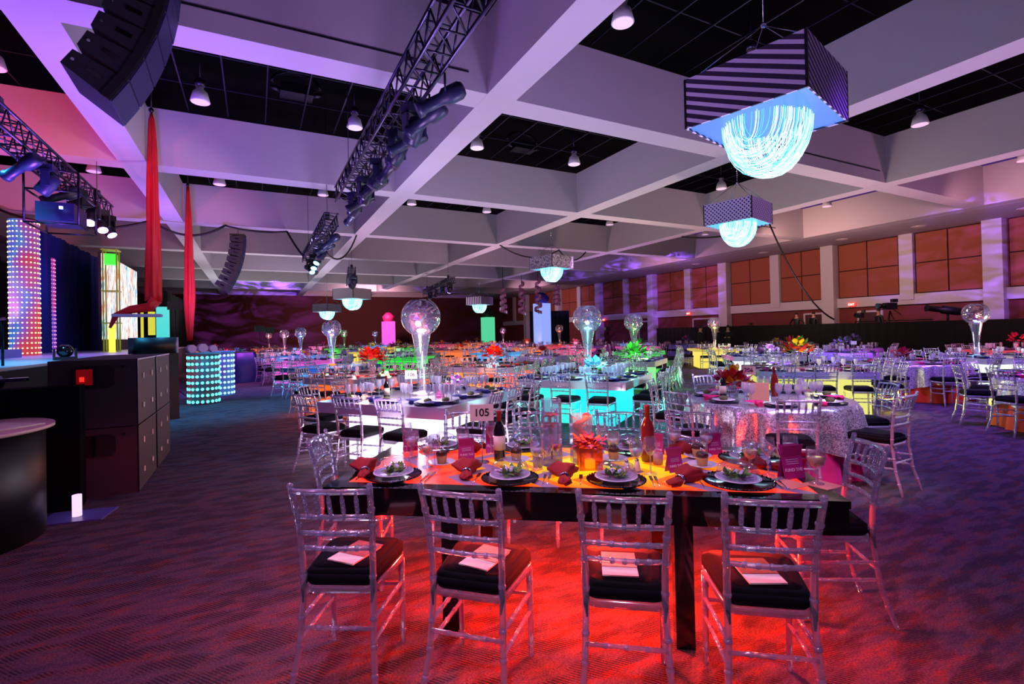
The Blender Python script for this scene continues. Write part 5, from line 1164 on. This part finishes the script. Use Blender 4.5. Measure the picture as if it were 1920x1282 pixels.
# -- farther tables: centre, kind, colours
FAR = [(8.9, 14.9, 'r', (150, 120, 170), 'dark lilac sequin table', None), (16.6, 9.2, 'r', (170, 140, 255), 'lilac round table', None), (16.9, 14.4, 'b', (250, 225, 90), 'yellow lit table under a speckled globe', 'y'),
 (20.4, 6.3, 'b', (255, 70, 90), 'long red pink glowing table', None), (20.2, 3.3, 'b', (255, 140, 40), 'orange glowing table at the right edge', None), (19.8, 10.6, 'r', (180, 140, 235), 'pale lilac round table near the fence', None), (21.2, 14.6, 'r', (150, 130, 230), 'far lilac round table near the fence', None),
 (4.9, 18.4, 'b', (40, 240, 60), 'green glowing table in the left middle', None), (9.5, 19.6, 'b', (70, 180, 255), 'blue glowing table in the middle', None), (13.3, 14.9, 'b', (60, 230, 70), 'green glowing table with tall foliage', None),
 (1.6, 19.2, 'b', (240, 90, 220), 'pink glowing table at the left', None), (5.6, 22.8, 'r', (190, 150, 230), 'lilac round table in the left middle', None), (9.4, 24.0, 'b', (255, 120, 60), 'orange glowing table in the far middle', None), (13.5, 19.6, 'b', (255, 90, 150), 'pink glowing table in the middle', None),
 (17.3, 19.6, 'b', (255, 80, 190), 'magenta glowing table', None), (21, 19.8, 'r', (120, 130, 250), 'blue violet round table', None), (1.9, 25.4, 'b', (90, 150, 255), 'pale blue far left table', 'b'), (5.6, 27.2, 'b', (250, 220, 80), 'yellow far table', None), (9.6, 28.6, 'r', (190, 130, 200), 'mauve far round table', None),
 (13.6, 24.4, 'b', (255, 130, 60), 'orange far table', None), (17.8, 27.6, 'b', (255, 60, 80), 'red far table under an orange globe', 'o'), (-.6, 22.6, 'r', (200, 160, 255), 'pale violet round far left table', None), (1.5, 31.9, 'b', (255, 150, 200), 'pink far left table', 'p'), (5.6, 31.8, 'r', (160, 140, 220), 'violet far round table', None),
 (-1.2, 28.4, 'b', (255, 130, 190), 'pink table at the far left edge', None), (9.7, 33, 'b', (90, 230, 110), 'green far table', None), (13.7, 29.2, 'r', (200, 150, 190), 'rose far round table', None), (5.6, 36.8, 'b', (90, 230, 90), 'green table near the back', 'g'), (18, 23.6, 'r', (180, 110, 220), 'purple far round table', None), (21.5, 24.6, 'b', (90, 160, 255), 'blue table in the far right', None),
 (1.2, 38.5, 'r', (200, 150, 230), 'violet table near the back left', None), (9.8, 38, 'b', (250, 210, 80), 'yellow table near the back', None), (14, 34.5, 'b', (255, 130, 60), 'orange table near the back', None), (18.3, 37, 'b', (255, 90, 160), 'pink table near the back right', 'p2'), (17.6, 32, 'r', (160, 140, 200), 'grey violet table near the back', None), (1.0, 46, 'b', (255, 110, 80), 'red table before the back wall', 'r'), (5.6, 42, 'r', (230, 180, 110), 'amber round table before the back wall', None), (9.7, 46, 'b', (110, 160, 255), 'blue table before the back wall', 'b2'), (14, 40, 'b', (255, 80, 120), 'rose table before the back wall', None), (5.6, 49, 'b', (255, 120, 190), 'pink table before the back wall', None), (14, 46.5, 'r', (220, 200, 120), 'straw coloured table before the back wall', None), (18.5, 43, 'b', (255, 130, 70), 'orange table before the back wall', None), (-2.6, 34, 'r', (180, 170, 255), 'pale violet table by the left drapes', None), (-2.6, 42, 'b', (255, 150, 150), 'salmon table by the left drapes', None)]
GC = {'y': (240, 240, 120), 'b': (120, 190, 255), 'o': (255, 130, 50), 'p': (255, 150, 210), 'g': (90, 230, 80), 'p2': (255, 120, 170), 'r': (255, 90, 60), 'b2': (120, 170, 255)}
LIT = {}
FARCH = []
for i, (x, y, k, c, nm, gl) in enumerate(FAR):
    rz = R(-40-10*math.sin(i*1.7)); d = math.hypot(x, y)
    if k == 'b':
        t = empty('light_box_table', (x, y, 0), rz, 'the '+nm if len(nm.split()) < 4 else nm, 'table'); MB().box((0, 0, .72), (1.9, 1.9, .08)).build('tabletop', emis('ft%d' % i, c, .55), t)  # tabletop glow added to strengthen the colour of the far table
        MB().box((0, 0, .34), (1.5, 1.5, .67)).build('light_box', emis('fb%d' % i, c, .95), t)
    else:
        t = empty('banquet_table', (x, y, 0), rz, 'the '+nm if len(nm.split()) < 4 else nm, 'table'); g = MB(); n = 48; g.v.append((0, 0, .762))
        for q, z, a_ in ((.9, .76, 0), (.93, .6, .6), (.97, .02, 1)):
            for j in range(n): a = 2*PI*j/n; w_ = a_*.04*math.sin(12*a); g.v.append(((q+w_)*math.cos(a), (q+w_)*math.sin(a), z))
        for j in range(n): g.face([0, 1+j, 1+(j+1) % n])
        for r_ in range(2):
            for j in range(n): a, b_ = 1+r_*n+j, 1+r_*n+(j+1) % n; g.face([a+n, b_+n, b_, a], True)
        g.build('cloth', mat('fc%d' % i, c, .5, .3), t)
    
    if d > 24.5: FARCH.append((x, y, rz, k))
    elif k == 'b': seat_square(x, y, rz, 2, nm, 3)
    else: seat_round(x, y, 2, nm, 8)
    # added coloured fill point floating above each lit table
    if k == 'b' and d < 32:
        l = bpy.data.lights.new('table_fill', 'POINT'); l.energy = 40; l.color = tuple(.12+.88*v for v in s2l(c)); l.shadow_soft_size = .25; o = bpy.data.objects.new('table_fill', l); COL.objects.link(o); o.location = (x-.9, y-1.2, 1.15)
    # uncountable tableware in the far rows
    g = MB()
    for j in range(34 if d < 30 else 22):
        a = random.uniform(0, 2*PI); r = random.uniform(.35, .85); cx, cy = r*math.cos(a), r*math.sin(a)
        g.k = j % 3
        if g.k == 0: g.lathe([(.03, .0), (.006, .01), (.035, .12), (.032, .2)], 6, (cx, cy, .763), close=True)
        elif g.k == 1: g.petal((cx, cy, .77), (math.cos(a*3), math.sin(a*3), .8), .14, .05)
        else: g.lathe([(.12, 0), (.13, .02)], 10, (cx, cy, .763)); g.lathe([(.07, .02), (.05, .07)], 8, (cx, cy, .763))
    nc = [(170, 20, 40), (40, 30, 130), (220, 40, 140)][i % 3]
    o = g.build('tableware', [GLASS2, mat('fn%d' % (i % 3), nc, .7), mat('setting_dark', (70, 60, 90), .4)], None, (x, y, 0), rz); tag(o, 'glasses and napkins crowding the '+nm, 'tableware', kind='stuff')
    fcol = mat('fl%d' % i, c, .6)
    if gl: globe(x, y, GC[gl], 'globe vase on the '+nm, .76, False)
    else: blossoms(x, y, (fcol, [RDF, LEAF, YLF, PKF][i % 4]), 'flower centrepiece on the '+nm, 34, .22, h=.25 if i % 2 else .12)
    if i % 3 == 1 and d < 30:
        t = empty('table_number_card', (x-.3, y-.5, .763), R(-40), 'small white number card on the '+nm, 'sign'); MB().tube([(0, 0, 0), (0, 0, .25)], .004, 5).build('rod', SILV, t); MB().box((0, 0, .3), (.16, .006, .11)).build('card', mat('far_card', (225, 215, 240), .6), t)
g = MB(); cf = MB()
dd = chair_parts(3)
for kk, v in dd.items(): cf.k = 1 if kk == 'cushion' else 0; (cf.add(v) if kk[:4] in ('rear', 'back', 'spin', 'cush', 'fron') else None)
for x, y, rz, k in FARCH:
    for q in range(8):
        a = rz+q*PI/4; f = Vector((-math.sin(a), math.cos(a))); ca, sa = math.cos(a), math.sin(a); px, py = x-f.x*1.15, y-f.y*1.15; b0 = len(g.v)
        g.v += [(px+vx*ca-vy*sa, py+vx*sa+vy*ca, vz) for vx, vy, vz in cf.v]; g.f += [[b0+i for i in fc] for fc in cf.f]; g.m += cf.m; g.sm += cf.sm
tag(g.build('chiavari_chair', [ACRF, VEL]), 'mass of clear chairs in the rows nearest the back wall', 'chair', kind='stuff')

# ================================================================== LIT PILLARS, SPIRALS
def pillar(x, y, h, c1, es, lab, cap):
    t = empty('lit_pillar', (x, y, 0), R(10), lab, 'pillar'); MB().box((0, 0, h/2+.02), (1.0, 1.0, h)).build('shaft', emis('pil_'+lab[:12], c1, es), t); MB().lathe([(.5, h+.02), (.62, h+.5), (.2, h+.9)], 8).build('capital', mat('cap_'+lab[:12], cap, .6), t)
pillar(11.8, 49.6, 3.0, (250, 90, 220), 1.1, 'glowing pink pillar before the back wall', (230, 30, 120))
pillar(20.6, 45.0, 3.2, (90, 225, 165), .8, 'glowing green pillar below the striped far chandelier', (10, 60, 40)); pillar(20.5, 34.3, 3.9, (150, 170, 255), .9, 'pale blue lit pillar beside the hanging spirals', (90, 70, 200))
def spiral(x, y, z0, z1, lab):
    t = empty('hanging_spiral', (x, y, z0), 0, lab, 'decoration'); g = MB(); h = z1-z0; n = 60; 
    for i in range(n+1):
        s = i/n; a = s*4.2*2*PI; r = .32*(1-.35*s)
        for dr in (0, .24): g.v.append(((r)*math.cos(a), (r)*math.sin(a), h*s+dr))
    for i in range(n): g.face([2*i, 2*i+2, 2*i+3, 2*i+1], True)
    g.build('ribbon', mat('gold_mauve_ribbon', (215, 150, 190), .3, .5), t); MB().tube([(0, 0, 0), (0, 0, 6.03-z0 if False else 8.56-z0)], .02, 5).build('cord', DSTEEL, t)
spiral(16.9, 34.0, 3.1, 5.0, 'leftmost of the four hanging spiral ribbons'); spiral(18.2, 33.4, 2.95, 5.4, 'second of the four hanging spiral ribbons')
spiral(19.3, 32.8, 3.0, 5.6, 'third of the four hanging spiral ribbons'); spiral(20.4, 31.9, 3.6, 5.0, 'rightmost of the four hanging spiral ribbons')

# ================================================================== PEOPLE AND CAMERAS
def person(x, y, z, rz, lab, arms='down', coat=SUIT, tuck=None):
    t = empty('person', (x, y, z), rz, lab, 'person')
    me = bpy.data.meshes.new('body'); 
    V = [(0, 0, .95), (0, 0, 1.15), (0, .0, 1.38), (0, 0, 1.48), (0, .01, 1.56), (0, .015, 1.66)]; E_ = [(0, 1), (1, 2), (2, 3), (3, 4), (4, 5)]; Rr = [(.15, .11), (.14, .10), (.16, .11), (.055, .055), (.075, .085), (.07, .085)]
    for s in (-1, 1):
        b0 = len(V); V += [(s*.09, 0, .85), (s*.10, .02, .48), (s*.11, -.01, .08), (s*.12, .12, .04)]; E_ += [(0, b0), (b0, b0+1), (b0+1, b0+2), (b0+2, b0+3)]; Rr += [(.09, .09), (.06, .065), (.045, .05), (.04, .03)]
        b0 = len(V)
        if arms == 'down': V += [(s*.2, 0, 1.38), (s*.25, -.02, 1.1), (s*.22, .14, .92), (s*.2, .19, .86)]
        elif arms == 'hip': V += [(s*.2, 0, 1.38), (s*.36, -.02, 1.16), (s*.2, .12, 1.02), (s*.15, .15, 1.0)]
        else: V += [(s*.2, 0, 1.38), (s*.24, .12, 1.14), (s*.08, .3, 1.16), (s*.03, .34, 1.17)]
        E_ += [(2, b0), (b0, b0+1), (b0+1, b0+2), (b0+2, b0+3)]; Rr += [(.06, .06), (.045, .045), (.033, .035), (.03, .025)]
    me.from_pydata(V, E_, []); me.skin_vertices.new() if hasattr(me.skin_vertices, 'new') else None
    o = bpy.data.objects.new('body', me); COL.objects.link(o)
    sk = o.modifiers.new('skin', 'SKIN')
    if not me.skin_vertices: 
        pass
    for i, r_ in enumerate(Rr): me.skin_vertices[0].data[i].radius = r_
    me.skin_vertices[0].data[0].use_root = True
    sb = o.modifiers.new('sub', 'SUBSURF'); sb.levels = 1; sb.render_levels = 2
    dg = bpy.context.evaluated_depsgraph_get(); me2 = bpy.data.meshes.new_from_object(o.evaluated_get(dg)); bpy.data.objects.remove(o)
    me2.materials.clear(); me2.materials.append(coat); me2.materials.append(SKIN); me2.materials.append(SHIRT)
    for p in me2.polygons:
        c = p.center; p.use_smooth = True
        p.material_index = 1 if c.z > 1.44 or (abs(c.z-.95) < .14 and c.y > .12 and arms == 'down') or (c.y > .28) else (2 if abs(c.x) < .035 and c.y > .05 and 1.2 < c.z < 1.44 else 0)
    b = bpy.data.objects.new('body', me2); COL.objects.link(b); b.parent = t
    g = MB(); g.ball((0, .0, 1.68), .083, 12, 1.0); g.build('hair', HAIR, t)
    g = MB(); g.ball((-.03, .088, 1.645), .008, 6); g.ball((.03, .088, 1.645), .008, 6); g.build('eye', INK, t); g = MB(); g.ball((0, .098, 1.62), .014, 6, 1.4); g.build('nose', SKIN, t)
    return t
person(19.1, 17.1, 0, R(200), 'man in a dark suit and white shirt standing behind the yellow table, leftmost of three'); person(19.85, 16.75, 0, R(150), 'man in a dark suit standing behind the speckled globe', 'hip'); person(20.3, 16.5, 0, R(120), 'man in a dark suit with hands together, rightmost of three', 'front')
struct('floor', MB().box((25.9, 14, .3), (2.9, 11, .6)), mat('riser_black', (12, 12, 14), .9))
person(25.5, 16.4, .62, R(100), 'person in black standing on the riser with arms out, seen above the fence', 'hip', BLK); person(25.5, 15.5, .62, R(80), 'person in black beside the first one on the riser', 'down', BLK); person(25.5, 12.5, .62, R(60), 'person in black standing between the two camera tripods', 'down', BLK)
def video_cam(x, y, z, rz, lab, long=False, s=1):
    t = empty('video_camera', (x, y, z), rz, lab, 'camera'); t.scale = (s,)*3; g = MB()
    for k in range(3): a = k*2.09; g.tube([(0, 0, 1.3), (.42*math.cos(a), .42*math.sin(a), 0)], .02, 6); g.tube([(0, 0, .75), (.24*math.cos(a), .24*math.sin(a), .56)], .01, 5)
    g.build('tripod', BLK, t); g = MB(); g.box((0, 0, 1.47), (.2, .42, .24)); g.box((-.13, -.05, 1.66), (.12, .2, .12)); g.build('body', BLK, t)
    MB().lathe([(.06, 0), (.08, .12), (.1, .3)], 14, M=Matrix.Translation((0, .2, 1.48)) @ Matrix.Rotation(R(-90), 4, 'X')).build('lens', BLKG, t); MB().tube([(.08, -.15, 1.4), (.16, -.62, 1.15)], .012, 6).build('pan_handle', BLK, t)
video_cam(25.3, 11.95, .6, R(70), 'large video camera on a tripod, tallest on the camera riser', s=1.25); video_cam(25.3, 13.2, .6, R(100), 'video camera on a tripod left of the tallest one', s=1.0); video_cam(25.3, 19.2, .6 if False else 0, R(100), 'camera rig at the foot of the long falling cable', s=1.1); video_cam(24.0, 30.4, 0, R(120), 'camera rig beyond the second large globe', s=1.2)
t = empty('follow_spot', (25.4, 9.9, .0), R(55), 'long black follow spotlight aimed over the right side tables', 'spotlight'); MB().lathe([(.14, -.55), (.17, -.4), (.17, .2), (.12, .25), (.12, .75), (.15, .8)], 18, M=Matrix.Translation((0, 0, 2.15)) @ Matrix.Rotation(R(-82), 4, 'X')).build('barrel', BLK, t)
MB().box((0, 0, .8), (1.6, .9, 1.6)).build('platform', DR, t); g = MB(); g.tube([(0, 0, 1.6), (0, 0, 2.05)], .04, 8); g.build('stand', DSTEEL, t)
t = empty('guard_rail', (26.8, 12.6, .6), 0, 'thin dark guard rail on the camera riser', 'railing'); g = MB(); g.tube([(0, -1.6, 0), (0, -1.6, 1.2), (0, 1.6, 1.2), (0, 1.6, 0)], .03, 6); g.tube([(0, -1.6, .6), (0, 1.6, .6)], .02, 6); g.build('rail', DSTEEL, t)
print('chairs', NCH, 'glasses', NG, 'objects', len(bpy.data.objects))
